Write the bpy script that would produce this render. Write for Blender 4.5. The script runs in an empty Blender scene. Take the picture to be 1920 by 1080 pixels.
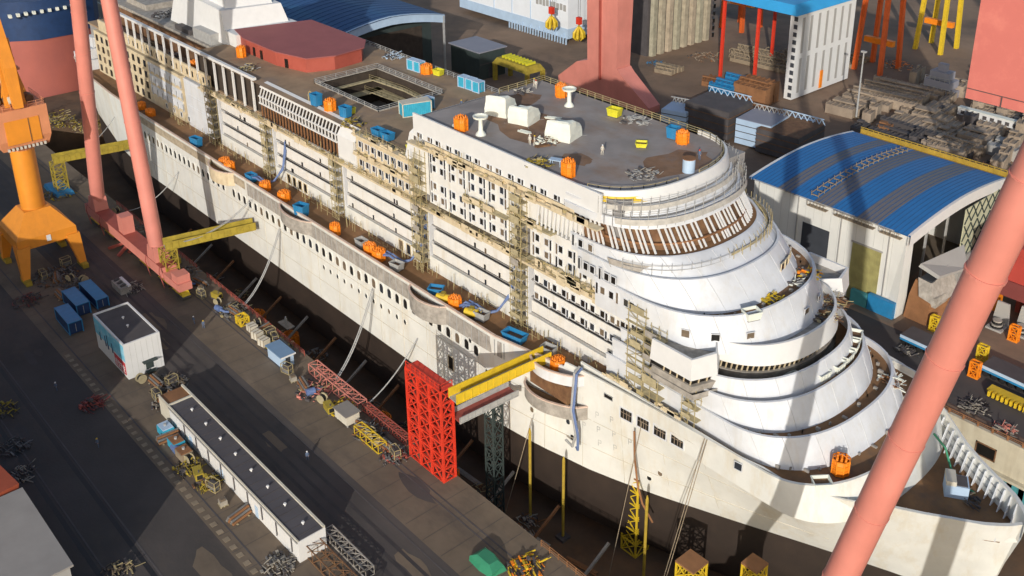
import bpy, bmesh, math, random
from mathutils import Vector, Matrix
random.seed(7)
R = math.radians
SC = bpy.context.scene
COL = SC.collection
# ------------------------------------------------------------------ camera, sky, sun, exposure
cam_d = bpy.data.cameras.new('camera'); cam = bpy.data.objects.new('camera', cam_d); COL.objects.link(cam)
SC.camera = cam
cam_d.sensor_width = 36; cam_d.lens = 36.473; cam_d.shift_x = -0.02895; cam_d.shift_y = -0.14397
cam_d.clip_start = 1; cam_d.clip_end = 6000
cam.location = (36, -114.4, 112)
_yaw, _p = R(137.587), R(21.868)
_f = Vector((math.cos(_p)*math.cos(_yaw), math.cos(_p)*math.sin(_yaw), -math.sin(_p)))
cam.rotation_euler = _f.to_track_quat('-Z', 'Y').to_euler()
SUN = Vector((0.797, -1.0, 0.415)).normalized()
world = bpy.data.worlds.new('World'); SC.world = world; world.use_nodes = True
wn = world.node_tree; bg = wn.nodes['Background']; sky = wn.nodes.new('ShaderNodeTexSky')
sky.sky_type = 'NISHITA'; sky.sun_disc = False
sky.sun_elevation = math.asin(SUN.z); sky.sun_rotation = math.atan2(SUN.x, SUN.y)
sky.air_density = 1.0; sky.dust_density = 1.5
wn.links.new(sky.outputs[0], bg.inputs[0]); bg.inputs[1].default_value = 0.15
sun_d = bpy.data.lights.new('sun', 'SUN'); sun_d.energy = 3.7; sun_d.angle = R(0.5); sun_d.color = (1, 0.945, 0.865)
sun = bpy.data.objects.new('sun', sun_d); COL.objects.link(sun); sun.rotation_euler = SUN.to_track_quat('Z', 'Y').to_euler()
vs = SC.view_settings; vs.view_transform = 'Standard'; vs.look = 'None'; vs.gamma = 1; vs.use_curve_mapping = False; vs.exposure = -0.12

# ------------------------------------------------------------------ materials
def nd(nt, t, **kw):
    n = nt.nodes.new(t)
    for k, v in kw.items():
        if k in n.inputs.keys(): n.inputs[k].default_value = v
        else: setattr(n, k, v)
    return n
MATS = {}
def mat(name, col, rough=0.6, var=0.18, scale=0.35, stain=None, amount=0.3, sscale=(0.5, 0.5, 0.06), metal=0.0, bump=0.0, fine=True):
    """base colour broken up by two noises, plus optional stains of a second colour (stretched downwards by default)"""
    m = bpy.data.materials.new(name); m.use_nodes = True; nt = m.node_tree; b = nt.nodes['Principled BSDF']
    b.inputs['Roughness'].default_value = rough; b.inputs['Metallic'].default_value = metal
    tc = nd(nt, 'ShaderNodeTexCoord')
    n1 = nd(nt, 'ShaderNodeTexNoise', Scale=scale, Detail=5.0, Roughness=0.62); nt.links.new(tc.outputs['Object'], n1.inputs['Vector'])
    mr = nd(nt, 'ShaderNodeMapRange'); nt.links.new(n1.outputs[0], mr.inputs[0])
    mr.inputs[1].default_value = 0.28; mr.inputs[2].default_value = 0.72; mr.inputs[3].default_value = 1-var; mr.inputs[4].default_value = 1+var*0.6
    mx = nd(nt, 'ShaderNodeMix', data_type='RGBA', blend_type='MULTIPLY'); mx.inputs[0].default_value = 1
    mx.inputs[6].default_value = (*col, 1); nt.links.new(mr.outputs[0], mx.inputs[7])
    out = mx.outputs[2]
    if stain:
        mp = nd(nt, 'ShaderNodeMapping'); mp.inputs['Scale'].default_value = sscale; nt.links.new(tc.outputs['Object'], mp.inputs[0])
        n2 = nd(nt, 'ShaderNodeTexNoise', Scale=1.0, Detail=6.0, Roughness=0.7); nt.links.new(mp.outputs[0], n2.inputs['Vector'])
        m2 = nd(nt, 'ShaderNodeMapRange'); nt.links.new(n2.outputs[0], m2.inputs[0])
        m2.inputs[1].default_value = 0.50; m2.inputs[2].default_value = 0.78; m2.inputs[3].default_value = 0; m2.inputs[4].default_value = amount
        x2 = nd(nt, 'ShaderNodeMix', data_type='RGBA'); nt.links.new(m2.outputs[0], x2.inputs[0]); nt.links.new(out, x2.inputs[6]); x2.inputs[7].default_value = (*stain, 1)
        out = x2.outputs[2]
    if bump:
        bp = nd(nt, 'ShaderNodeBump', Strength=bump, Distance=0.1); n3 = nd(nt, 'ShaderNodeTexNoise', Scale=2.2, Detail=4.0)
        nt.links.new(tc.outputs['Object'], n3.inputs['Vector']); nt.links.new(n3.outputs[0], bp.inputs['Height']); nt.links.new(bp.outputs[0], b.inputs['Normal'])
    nt.links.new(out, b.inputs['Base Color'])
    MATS[name] = m
    return m
RUST = (0.30, 0.15, 0.05)
M_white = mat('ship_white', (0.64, 0.66, 0.69), 0.5, 0.13, 0.25, (0.50, 0.44, 0.33), 0.40, (0.6, 0.6, 0.10), bump=0.15)
M_side = mat('side_white', (0.71, 0.70, 0.665), 0.55, 0.10, 0.5, (0.52, 0.42, 0.25), 0.5, (0.9, 0.9, 0.12), bump=0.12)
M_hull = mat('hull_white', (0.70, 0.70, 0.655), 0.55, 0.10, 0.25, (0.52, 0.40, 0.20), 0.5, (0.35, 0.35, 0.08), bump=0.12)
M_cream = mat('cream_primer', (0.62, 0.52, 0.35), 0.7, 0.2, 0.6, RUST, 0.4, (0.8, 0.8, 0.3))
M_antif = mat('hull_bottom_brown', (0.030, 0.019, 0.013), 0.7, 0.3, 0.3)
M_deck = mat('brown_deck', (0.25, 0.13, 0.055), 0.85, 0.35, 0.22, (0.10, 0.075, 0.06), 0.8, (0.3, 0.3, 0.3))
M_fdeck = mat('grey_deck', (0.30, 0.265, 0.245), 0.8, 0.25, 0.15, (0.26, 0.15, 0.08), 0.9, (0.075, 0.11, 0.1))
M_adeck = mat('aft_deck', (0.33, 0.225, 0.135), 0.85, 0.3, 0.2, (0.19, 0.155, 0.14), 0.9, (0.15, 0.15, 0.15))
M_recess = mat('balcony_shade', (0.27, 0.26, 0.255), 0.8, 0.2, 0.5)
M_dark = mat('window_dark', (0.012, 0.011, 0.010), 0.35, 0.3, 1.0)
M_int = mat('dark_interior', (0.05, 0.036, 0.026), 0.9, 0.4, 0.6)
M_brown = mat('rusty_steel', (0.17, 0.085, 0.04), 0.8, 0.4, 0.8, (0.30, 0.19, 0.08), 0.6, (1, 1, 0.6))
M_scaf = mat('scaffold_tube', (0.40, 0.33, 0.17), 0.6, 0.25, 0.8)
M_plank = mat('scaffold_plank', (0.42, 0.36, 0.22), 0.85, 0.35, 0.7, (0.22, 0.19, 0.10), 0.8, (1, 1, 1))
M_net = mat('grey_netting', (0.36, 0.33, 0.29), 0.9, 0.35, 0.9, (0.20, 0.18, 0.15), 0.8, (0.8, 0.8, 0.5))
M_rail = mat('rail_primer', (0.62, 0.47, 0.38), 0.6, 0.2, 0.8)
M_grey = mat('galvanised', (0.38, 0.38, 0.37), 0.5, 0.2, 1.0)
M_pink = mat('salmon_paint', (0.63, 0.23, 0.18), 0.5, 0.14, 0.15, (0.50, 0.16, 0.12), 0.5, (0.3, 0.3, 0.05))
M_pinkdk = mat('red_oxide', (0.33, 0.075, 0.055), 0.6, 0.2, 0.4)
M_red = mat('signal_red', (0.66, 0.045, 0.02), 0.5, 0.15, 0.6)
M_redhouse = mat('red_deckhouse', (0.36, 0.075, 0.05), 0.7, 0.15, 0.4, (0.30, 0.08, 0.06), 0.5, (0.4, 0.4, 0.4))
M_orange = mat('crane_orange', (0.74, 0.27, 0.025), 0.5, 0.10, 0.3, (0.45, 0.16, 0.03), 0.4, (0.5, 0.5, 0.06))
M_oranged = mat('crane_orange_faded', (0.62, 0.25, 0.12), 0.6, 0.12, 0.3)
M_cage = mat('cage_orange', (0.82, 0.24, 0.012), 0.5, 0.15, 1.0)
M_yel = mat('safety_yellow', (0.68, 0.47, 0.025), 0.5, 0.15, 0.7, (0.35, 0.22, 0.03), 0.4, (0.6, 0.6, 0.2))
M_yeldk = mat('dull_yellow', (0.36, 0.27, 0.03), 0.7, 0.3, 0.7)
M_lime = mat('lime_yellow', (0.62, 0.58, 0.03), 0.6, 0.2, 0.6)
M_blue = mat('skip_blue', (0.02, 0.20, 0.42), 0.5, 0.15, 0.8, (0.12, 0.2, 0.28), 0.4, (0.6, 0.6, 0.3))
M_cyan = mat('site_cyan', (0.04, 0.36, 0.52), 0.5, 0.15, 0.8)
M_navy = mat('navy_steel', (0.012, 0.04, 0.12), 0.6, 0.2, 0.6)
M_hose = mat('blue_hose', (0.12, 0.18, 0.36), 0.6, 0.2, 1.0)
M_tent = mat('white_tarp', (0.72, 0.74, 0.66), 0.7, 0.10, 0.7, bump=0.4)
M_roofcream = mat('cabin_cream', (0.60, 0.56, 0.46), 0.7, 0.15, 0.5)
M_asph = mat('asphalt', (0.066, 0.057, 0.053), 0.9, 0.35, 0.06, (0.125, 0.096, 0.072), 0.7, (0.03, 0.05, 0.03), bump=0.3)
M_road = mat('worn_road', (0.078, 0.067, 0.062), 0.9, 0.32, 0.06, (0.125, 0.10, 0.08), 0.7, (0.02, 0.11, 0.05))
M_tan = mat('dusty_concrete', (0.165, 0.125, 0.088), 0.9, 0.3, 0.12, (0.07, 0.058, 0.05), 0.85, (0.05, 0.14, 0.1))
M_yard = mat('yard_ground', (0.24, 0.16, 0.105), 0.9, 0.35, 0.04, (0.065, 0.055, 0.05), 0.9, (0.03, 0.03, 0.03))
M_dockw = mat('dock_wall_cream', (0.52, 0.48, 0.37), 0.8, 0.15, 0.3, (0.28, 0.22, 0.14), 0.5, (0.4, 0.4, 0.08))
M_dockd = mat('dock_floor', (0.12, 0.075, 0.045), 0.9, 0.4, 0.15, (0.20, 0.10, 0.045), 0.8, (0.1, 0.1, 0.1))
M_teal = mat('teal_rib', (0.06, 0.27, 0.30), 0.7, 0.15, 0.4)
M_hallw = mat('hall_white', (0.72, 0.72, 0.68), 0.6, 0.06, 0.2, (0.55, 0.53, 0.46), 0.3, (0.5, 0.5, 0.05))
M_hallg = mat('hall_grey', (0.36, 0.35, 0.33), 0.7, 0.1, 0.2)
M_roofb = mat('roof_blue', (0.02, 0.16, 0.42), 0.55, 0.1, 0.2)
M_roofg = mat('roof_greybrown', (0.155, 0.145, 0.15), 0.6, 0.1, 0.3)
M_roofd = mat('roof_navy', (0.02, 0.075, 0.20), 0.6, 0.12, 0.1, (0.03, 0.14, 0.24), 0.8, (0.02, 0.06, 0.1))
M_door = mat('door_dark', (0.045, 0.05, 0.06), 0.6, 0.15, 0.4)
M_dooryel = mat('door_yellow', (0.34, 0.31, 0.12), 0.7, 0.25, 0.5)
M_green = mat('dark_green', (0.035, 0.05, 0.048), 0.7, 0.2, 0.3)
M_greyroof = mat('lilac_grey_roof', (0.26, 0.26, 0.30), 0.6, 0.08, 0.2)
M_steel = mat('weathered_plate', (0.32, 0.25, 0.185), 0.8, 0.3, 0.25, (0.42, 0.34, 0.25), 0.6, (0.25, 0.25, 0.25))
M_steeld = mat('dark_plate', (0.085, 0.075, 0.075), 0.8, 0.25, 0.3)
M_rustp = mat('rust_plate', (0.26, 0.12, 0.05), 0.85, 0.3, 0.3)
M_white2 = mat('white_paint', (0.68, 0.68, 0.67), 0.55, 0.05, 0.6)
M_blt = mat('bright_blue', (0.03, 0.30, 0.62), 0.5, 0.1, 0.3)
M_palebl = mat('pale_blue', (0.42, 0.55, 0.70), 0.6, 0.1, 0.3)
M_mural = mat('mural_sky', (0.16, 0.50, 0.66), 0.6, 0.2, 0.5, (0.62, 0.72, 0.76), 0.9, (0.5, 0.5, 0.7))
M_blk = mat('black_rubber', (0.015, 0.015, 0.016), 0.6, 0.2, 1.0)
M_sg = mat('scrap_grey', (0.17, 0.165, 0.16), 0.7, 0.3, 1.0)
M_ss = mat('scrap_tan', (0.17, 0.13, 0.09), 0.9, 0.3, 0.6)
M_sp = mat('scrap_pale', (0.34, 0.31, 0.26), 0.8, 0.3, 0.6)
M_skin = mat('skin', (0.45, 0.27, 0.19), 0.6, 0.05, 2.0)
M_cover = mat('blue_overall', (0.10, 0.14, 0.22), 0.8, 0.15, 2.0)
M_coverw = mat('pale_overall', (0.55, 0.52, 0.45), 0.8, 0.15, 2.0)
M_grn = mat('tarp_green', (0.03, 0.22, 0.12), 0.6, 0.15, 0.6)
M_stone = mat('gravel_pile', (0.28, 0.22, 0.15), 0.95, 0.3, 0.5)
M_maroon = mat('maroon_hull', (0.20, 0.045, 0.04), 0.7, 0.2, 0.1)
M_rhull = mat('anchored_hull_red', (0.36, 0.10, 0.075), 0.7, 0.15, 0.06, (0.26, 0.08, 0.07), 0.6, (0.1, 0.1, 0.05))

# ------------------------------------------------------------------ mesh helpers
class MB:
    def __init__(s): s.v = []; s.f = []; s.m = []
    def add(s, vs, fs, mi=0):
        o = len(s.v); s.v += [tuple(p) for p in vs]
        for f in fs: s.f.append(tuple(i+o for i in f)); s.m.append(mi)
        return s
    def box(s, x0, x1, y0, y1, z0, z1, mi=0):
        if x0 > x1: x0, x1 = x1, x0
        if y0 > y1: y0, y1 = y1, y0
        if z0 > z1: z0, z1 = z1, z0
        return s.add([(x0,y0,z0),(x1,y0,z0),(x1,y1,z0),(x0,y1,z0),(x0,y0,z1),(x1,y0,z1),(x1,y1,z1),(x0,y1,z1)],
                     [(0,3,2,1),(4,5,6,7),(0,1,5,4),(1,2,6,5),(2,3,7,6),(3,0,4,7)], mi)
    def beam(s, a, b, w, h=None, mi=0, up=(0,0,1)):
        """square bar from a to b"""
        a = Vector(a); b = Vector(b); h = h or w; d = (b-a)
        if d.length < 1e-6: return s
        d.normalize(); u = Vector(up)
        if abs(d.dot(u)) > 0.98: u = Vector((1,0,0))
        sx = d.cross(u).normalized(); sz = sx.cross(d).normalized()
        P = [a+sx*(i*w/2)+sz*(j*h/2) for i, j in ((-1,-1),(1,-1),(1,1),(-1,1))]; Q = [p+(b-a) for p in P]
        return s.add(P+Q, [(0,1,2,3),(7,6,5,4),(0,4,5,1),(1,5,6,2),(2,6,7,3),(3,7,4,0)], mi)
    def tube(s, pts, r, n=8, mi=0, cap=True):
        pts = [Vector(p) for p in pts]; rs = r if isinstance(r, (list, tuple)) else [r]*len(pts)
        rings = []; ref = None
        for i, p in enumerate(pts):
            d = (pts[min(i+1, len(pts)-1)]-pts[max(i-1, 0)]).normalized()
            if ref is None:
                ref = Vector((0,0,1)) if abs(d.z) < 0.9 else Vector((1,0,0))
            sx = d.cross(ref).normalized(); ref2 = sx.cross(d).normalized(); ref = ref2
            rings.append([p+(sx*math.cos(2*math.pi*k/n)+ref2*math.sin(2*math.pi*k/n))*rs[i] for k in range(n)])
        return s.loft(rings, True, cap, mi)
    def loft(s, rings, closed=True, cap=False, mi=0):
        n = len(rings[0]); vs = [p for r in rings for p in r]; fs = []
        for i in range(len(rings)-1):
            for k in range(n if closed else n-1):
                k2 = (k+1) % n
                fs.append((i*n+k, i*n+k2, (i+1)*n+k2, (i+1)*n+k))
        if cap:
            fs.append(tuple(range(n-1, -1, -1))); fs.append(tuple((len(rings)-1)*n+k for k in range(n)))
        return s.add(vs, fs, mi)
    def prism(s, poly, z0, z1, mi=0):
        return s.loft([[(x,y,z0) for x, y in poly], [(x,y,z1) for x, y in poly]], True, True, mi)
    def poly(s, pts, mi=0): return s.add(pts, [tuple(range(len(pts)))], mi)
    def mesh(s, name, mats, off=(0,0,0), smooth=False):
        me = bpy.data.meshes.new(name)
        me.from_pydata([(x-off[0], y-off[1], z-off[2]) for x, y, z in s.v], [], s.f)
        for m in (mats if isinstance(mats, (list, tuple)) else [mats]): me.materials.append(m)
        me.polygons.foreach_set('material_index', s.m)
        if smooth:
            me.polygons.foreach_set('use_smooth', [True]*len(s.f))
            try: me.set_sharp_from_angle(angle=R(38))
            except Exception: pass
        bm = bmesh.new(); bm.from_mesh(me); bmesh.ops.recalc_face_normals(bm, faces=bm.faces); bm.to_mesh(me); bm.free()
        me.update(); return me
    def build(s, name, mats, parent=None, smooth=False, loc=None):
        off = (0,0,0)
        if parent is not None: off = ori(parent)
        elif loc is not None: off = loc
        o = bpy.data.objects.new(name, s.mesh(name, mats, off, smooth)); COL.objects.link(o)
        if parent is not None: o.parent = parent
        elif loc is not None: o.location = loc
        return o
def ori(o):
    t = Vector((0,0,0))
    while o is not None:
        t = t+Vector(o.location); o = o.parent
    return tuple(t)
def tag(o, label=None, cat=None, group=None, kind=None):
    if label: o['label'] = label
    if cat: o['category'] = cat
    if group: o['group'] = group
    if kind: o['kind'] = kind
    return o
def thing(name, label, cat, loc=(0,0,0), rz=0, group=None):
    o = bpy.data.objects.new(name, None); COL.objects.link(o); o.empty_display_size = 0.5
    o.location = loc; o.rotation_euler = (0,0,rz)
    return tag(o, label, cat, group)
def inst(me, name, parent, loc, rz=0, sc=None):
    """one more piece that shares a mesh"""
    o = bpy.data.objects.new(name, me); COL.objects.link(o); o.parent = parent
    off = ori(parent)
    o.location = (loc[0]-off[0], loc[1]-off[1], loc[2]-off[2]); o.rotation_euler = (0,0,rz)
    if sc: o.scale = sc
    return o
def dup(root, loc, rz=0, label=None, group=None, sc=None):
    r = root.copy(); COL.objects.link(r); r.location = loc; r.rotation_euler = (0,0,rz)
    if sc: r.scale = sc
    if label: r['label'] = label
    if group: r['group'] = group
    for ch in list(root.children):
        c = ch.copy(); COL.objects.link(c); c.parent = r
        for g in list(ch.children):
            d = g.copy(); COL.objects.link(d); d.parent = c
    return r
def structure(name, bm, m, smooth=False):
    return tag(bm.build(name, m, None, smooth), kind='structure')
def lerp(a, b, t): return a+(b-a)*t
def interp(tab, x):
    if x <= tab[0][0]: return tab[0][1]
    for (x0, y0), (x1, y1) in zip(tab, tab[1:]):
        if x <= x1: return lerp(y0, y1, (x-x0)/(x1-x0))
    return tab[-1][1]
def lattice_tower(mb, x0, x1, y0, y1, z0, z1, nz, w=0.22, wb=0.12, nx=1, mi=0):
    """square lattice mast: corner posts, rings and crossed diagonals"""
    xs = [lerp(x0, x1, i/nx) for i in range(nx+1)]
    for x in xs:
        for y in (y0, y1): mb.beam((x,y,z0), (x,y,z1), w, mi=mi)
    for k in range(nz+1):
        z = lerp(z0, z1, k/nz)
        for y in (y0, y1): mb.beam((x0,y,z), (x1,y,z), w*0.8, mi=mi)
        for x in xs: mb.beam((x,y0,z), (x,y1,z), w*0.8, mi=mi)
        if k < nz:
            z2 = lerp(z0, z1, (k+1)/nz)
            for y in (y0, y1):
                for a, b in zip(xs, xs[1:]):
                    mb.beam((a,y,z), (b,y,z2), wb, mi=mi); mb.beam((b,y,z), (a,y,z2), wb, mi=mi)
            for x in (x0, x1):
                mb.beam((x,y0,z), (x,y1,z2), wb, mi=mi); mb.beam((x,y1,z), (x,y0,z2), wb, mi=mi)
    return mb
def railing(mb, pts, h=1.1, step=2.0, r=0.05, n=3, mi=0):
    for a, b in zip(pts, pts[1:]):
        a = Vector(a); b = Vector(b); L = (b-a).length; k = max(1, int(L/step))
        for i in range(k+1):
            p = a.lerp(b, i/k); mb.beam(p, p+Vector((0,0,h)), r*1.6, mi=mi)
        for j in range(n):
            q = Vector((0,0,h*(j+1)/n)); mb.beam(a+q, b+q, r*1.3, mi=mi)
    return mb

# ================================================================== SETTING
DS, DP, DX0, DX1, DZ = -33.6, 40.2, -430.0, 120.0, -12.0        # dock: starboard edge, port edge, ends, floor
g = MB()
g.poly([(-1500,-1500,0),(1500,-1500,0),(1500,DS,0),(-1500,DS,0)])
g.poly([(-1500,DS,0),(DX0,DS,0),(DX0,DP,0),(-1500,DP,0)])
g.poly([(DX1,DS,0),(1500,DS,0),(1500,DP,0),(DX1,DP,0)])
structure('quay_ground', g, M_asph)
g = MB(); g.poly([(-1500,DP,0),(1500,DP,0),(1500,1500,0),(-1500,1500,0)])
structure('yard_ground', g, M_yard)
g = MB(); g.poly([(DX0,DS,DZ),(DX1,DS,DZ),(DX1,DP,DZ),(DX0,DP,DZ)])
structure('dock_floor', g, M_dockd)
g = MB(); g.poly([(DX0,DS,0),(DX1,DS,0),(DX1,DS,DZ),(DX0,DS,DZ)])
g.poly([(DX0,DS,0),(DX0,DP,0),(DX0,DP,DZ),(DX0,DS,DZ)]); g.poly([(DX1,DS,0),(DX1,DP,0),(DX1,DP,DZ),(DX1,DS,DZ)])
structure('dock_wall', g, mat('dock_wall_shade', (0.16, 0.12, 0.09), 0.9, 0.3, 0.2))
wall_w = structure('dock_wall', MB().box(DX0,DX1,DP-0.7,DP,-6.2,0.35), M_dockw)
structure('dock_ledge', MB().box(DX0,DX1,DP-1.6,DP-0.7,-6.7,-6.2), M_dockw)
rm = MB().box(-0.45,0.45,-0.45,0.45,-2.9,2.9).mesh('rib', M_teal)
for i in range(38):
    inst(rm, 'rib', wall_w, (-60+i*2.1, DP-1.2, -9.6))
wb = MB()
for i in range(0, 46):
    x = -100+i*2.6
    wb.box(x-.15,x+.15,DP-.45,DP-.15,.35,1.2)
wb.beam((-100,DP-.3,1.2),(20,DP-.3,1.2),.12); wb.beam((-100,DP-.3,.8),(20,DP-.3,.8),.10)
tag(wb.build('quay_railing', M_rustp), 'low brown railing along the top of the cream dock wall', 'railing')
niche = MB().box(-21.4,-18.2,DP-.73,DP-.60,-4.6,-2.4).build('niche', M_dark, wall_w)
nf = MB()
for a, b in (((-21.6,-4.8),(-18.0,-4.6)),((-21.6,-2.4),(-18.0,-2.2)),((-21.6,-4.8),(-21.4,-2.2)),((-18.2,-4.8),(-18.0,-2.2))):
    nf.box(a[0],b[0],DP-.85,DP-.6,a[1],b[1])
nf.build('niche_frame', M_brown, niche)
MB().box(-13.2,-8,DP-.73,DP-.60,-2.9,-2.2).build('slot', M_dark, wall_w)
# sheets of paving, 4 mm apart
def sheet(name, pts, z, m): return structure(name, MB().poly([(x,y,z) for x, y in pts]), m)
sheet('service_road', [(-420,-57.2),(90,-57.2),(90,-46.4),(-420,-46.4)], .004, M_road)
sheet('dockside_apron', [(-420,-46.4),(90,-46.4),(90,DS),(-420,DS)], .004, M_tan)
sheet('verge', [(-420,-68.4),(90,-68.4),(90,-57.2),(-420,-57.2)], .004, M_tan)
rt = MB()
for y in (-66.3, -47.6, -39.6, -38.6, -77.6, -83.2):
    rt.box(-420, 90, y-.12, y+.12, .0, .03)
structure('crane_rails', rt, M_steeld)
pv = MB()
for i in range(40):                                                 # light slabs beside the far rail
    x = -150+i*2.1; pv.box(x, x+.95, -68.0, -67.1, .008, .05)
structure('kerb_slabs', pv, M_stone)
gl = MB()
for y in (-78.4, -84.1): gl.box(-420, 90, y-.35, y+.35, .004, .012)
structure('cable_trench', gl, M_blk)
sheet('quay_road', [(-420,43),(120,43),(120,58),(-420,58)], .004, M_road)

# ================================================================== CRUISE SHIP
SX = -140.0
ship = thing('cruise_ship', 'white cruise ship under construction in the dry dock, its rounded tiered bow towards the viewer', 'ship', (SX, 0, 0))
YC = 1.0
DECKH = [(-286,15),(-280,17.5),(-265,20.5),(-240,22.2),(-220,22.6),(-77,22.6),(-70,21.4),(-62,19.9),(-50,19.3),(-40,19.0),(-30,18.5),(-22,17.3),(-19.5,15.3),(-17,13.6),(-12,9.8),(-6,6.2),(-2.6,4.3),(-.6,2.6),(0.6,0.9)]
BOOTH = [(-286,9),(-280,13),(-265,18),(-240,21.5),(-220,22.6),(-80,22.6),(-76,22.2),(-68,21.3),(-62.8,20.2),(-57.5,19.2),(-51.4,17.4),(-45.8,15.5),(-35,11.4),(-25,7.4),(-15,3.6),(-8,1.2),(-4.5,0.25),(0.6,0.2)]
TOPZ = [(-286,17.4),(-266,18.0),(-250,18.7),(-63.2,18.7),(-62.9,19.6),(-45,20.0),(-27,20.0),(-17,18.4),(-10,17.9),(0.6,18.3)]
BOOTZ = [(-286,9.6),(-280,8.2),(-265,5.0),(-240,2.6),(-222,1.6),(0.6,1.6)]
def half(x, z):
    t = max(0, min(1, (z-interp(BOOTZ,x))/(18-interp(BOOTZ,x)))); return lerp(interp(BOOTH,x), interp(DECKH,x), t)
def hy(x, z, side=-1): return YC+side*half(x, z)
XS = [-286,-283,-280,-275,-270,-265,-258,-250,-240,-230,-220,-200,-180,-160,-140,-120,-100,-90,-80,-77,-74,-70,-66,-63.2,-62.9,-58,-54,-50,-46,-42,-38,-34,-30,-27,-24,-22,-19.5,-17,-14.5,-12,-9,-6,-4,-2.6,-1.2,-.3,.6]
hull = MB()
rings = []
for x in XS:
    zb, zt = interp(BOOTZ,x), interp(TOPZ,x); sh = 0.0
    rk = lambda z: (1-(z-zb)/(zt-zb))*3.2*max(0, min(1, (x+12)/12))           # raked stem
    prof = [(z, half(x,z)) for z in (zb, lerp(zb,zt,.25), lerp(zb,zt,.5), lerp(zb,zt,.75), zt)]
    wi = min(.3 if x < -14 else .55, prof[-1][1]*.5)
    inz = 17.45 if x < -27 else 15.0
    ring = [(x-rk(z), YC-h, z) for z, h in prof]+[(x-.25*(x>-3), YC-prof[-1][1]+wi, zt),(x-.25*(x>-3), YC-max(.1,half(x,inz)-.3), inz)]
    rings.append(ring+[(p[0], 2*YC-p[1], p[2]) for p in reversed(ring)])
hull.loft(rings, False); hull.poly(rings[0]); hull.poly(rings[-1])
hull_o = hull.build('hull', M_hull, ship, True)
bot = MB(); rings = []
for x in XS:
    zb = interp(BOOTZ,x); h = interp(BOOTH,x); k = min(1, (x+286)/40+.1)
    z1 = lerp(zb, -8.5, k); z2 = lerp(zb, -10.6, k)
    rk = 3.2*max(0, min(1, (x+12)/12))
    rings.append([(x-rk, YC-h+.02, zb+.004),(x-rk, YC-h+.02, lerp(zb,z1,.5)),(x-rk, YC-h*.985, z1),(x-rk, YC-h*.88, z2),(x-rk, YC+h*.88, z2),(x-rk, YC+h*.985, z1),(x-rk, YC+h-.02, lerp(zb,z1,.5)),(x-rk, YC+h-.02, zb+.004)])
bot.loft(rings, False); bot.poly(rings[0])
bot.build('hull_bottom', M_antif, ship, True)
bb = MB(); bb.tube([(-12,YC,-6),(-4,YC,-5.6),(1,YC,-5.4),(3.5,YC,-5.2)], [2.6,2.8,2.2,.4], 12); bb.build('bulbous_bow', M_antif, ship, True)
# weld seam lines along the shell and short weld marks
seam = MB()
for z in (6.2, 11.4):
    pts = [(x, hy(x,z)-.012, z) for x in [-230+5*i for i in range(38)]+[-40,-36,-32,-28,-24,-21]]
    for a, b in zip(pts, pts[1:]): seam.beam(a, b, .10)
for i in range(26):
    x = -222+i*7.4
    for a, b in ((interp(BOOTZ,x)+.1,8.5),(8.5,12.2),(12.2,15)): seam.beam((x,hy(x,a)-.012,a),(x,hy(x,b)-.012,b),.07)
seam.build('shell_seam', mat('seam_line', (0.54, 0.50, 0.41), 0.7), ship)
wm = MB()
for x, z in ((-59.5,11.8),(-56.6,12.4),(-53.8,12.9),(-59.2,9.2),(-56.4,9.7),(-53.5,10.3),(-66.5,13.4),(-56.2,7.2),(-53.4,7.6),(-50.6,10.2),(-63.5,9.8),(-70.4,15.1)):
    y = hy(x,z)-.03; w = .5; 
    for (a, b), (c, d) in (((0,0),(0,1.1)),((0,1.1),(w,1.1)),((w,1.1),(w,.6)),((w,.6),(0,.55))):
        wm.beam((x+a, hy(x+a,z+b)-.03, z+b), (x+c, hy(x+c,z+d)-.03, z+d), .07)
wm.build('lifting_lug_marks', M_grey, ship)
# decks
dk = MB()
P = [(x, YC-half(x,17.5)+.25, 17.5) for x in XS if x <= -24]; Q = [(x, 2*YC-y, z) for x, y, z in reversed(P)]
dk.poly(P+Q); dk.build('promenade_deck', M_deck, ship)
fk = MB(); P = [(x, YC-max(.1,half(x,15)-.25), 15.0) for x in XS if -24 <= x <= -1]; P = [(x,y,15.07) for x, y, z in P]; fk.poly(P+[(x, 2*YC-y, z) for x, y, z in reversed(P)])
fk.build('forecastle_deck', M_deck, ship)
# forecastle bulwark brackets (port and starboard)
for s in (1, -1):
    for i in range(15):
        x = -18.2+i*1.18; w = half(x, 17.2)-.3; w0 = half(x,15)-.3; t = min(1.1, w*.5)
        zt = interp(TOPZ,x)-.25
        b = MB(); b.loft([[(x-.07,YC+s*w0,15.05),(x-.07,YC+s*(w0-t),15.05),(x-.07,YC+s*(w-t*.35),zt),(x-.07,YC+s*w,zt)],[(x+.07,YC+s*w0,15.05),(x+.07,YC+s*(w0-t),15.05),(x+.07,YC+s*(w-t*.35),zt),(x+.07,YC+s*w,zt)]], True, True)
        b.build('bulwark_bracket', M_white, ship)
    st = MB()
    for zz in (15.9, 16.9):
        pts = [(x, YC+s*(half(x,zz)-.42), zz) for x in (-18,-15,-12,-9,-6,-4)]
        for a, b in zip(pts, pts[1:]): st.beam(a, b, .16, .24)
    st.build('bulwark_stringer', M_grey, ship)
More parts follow.
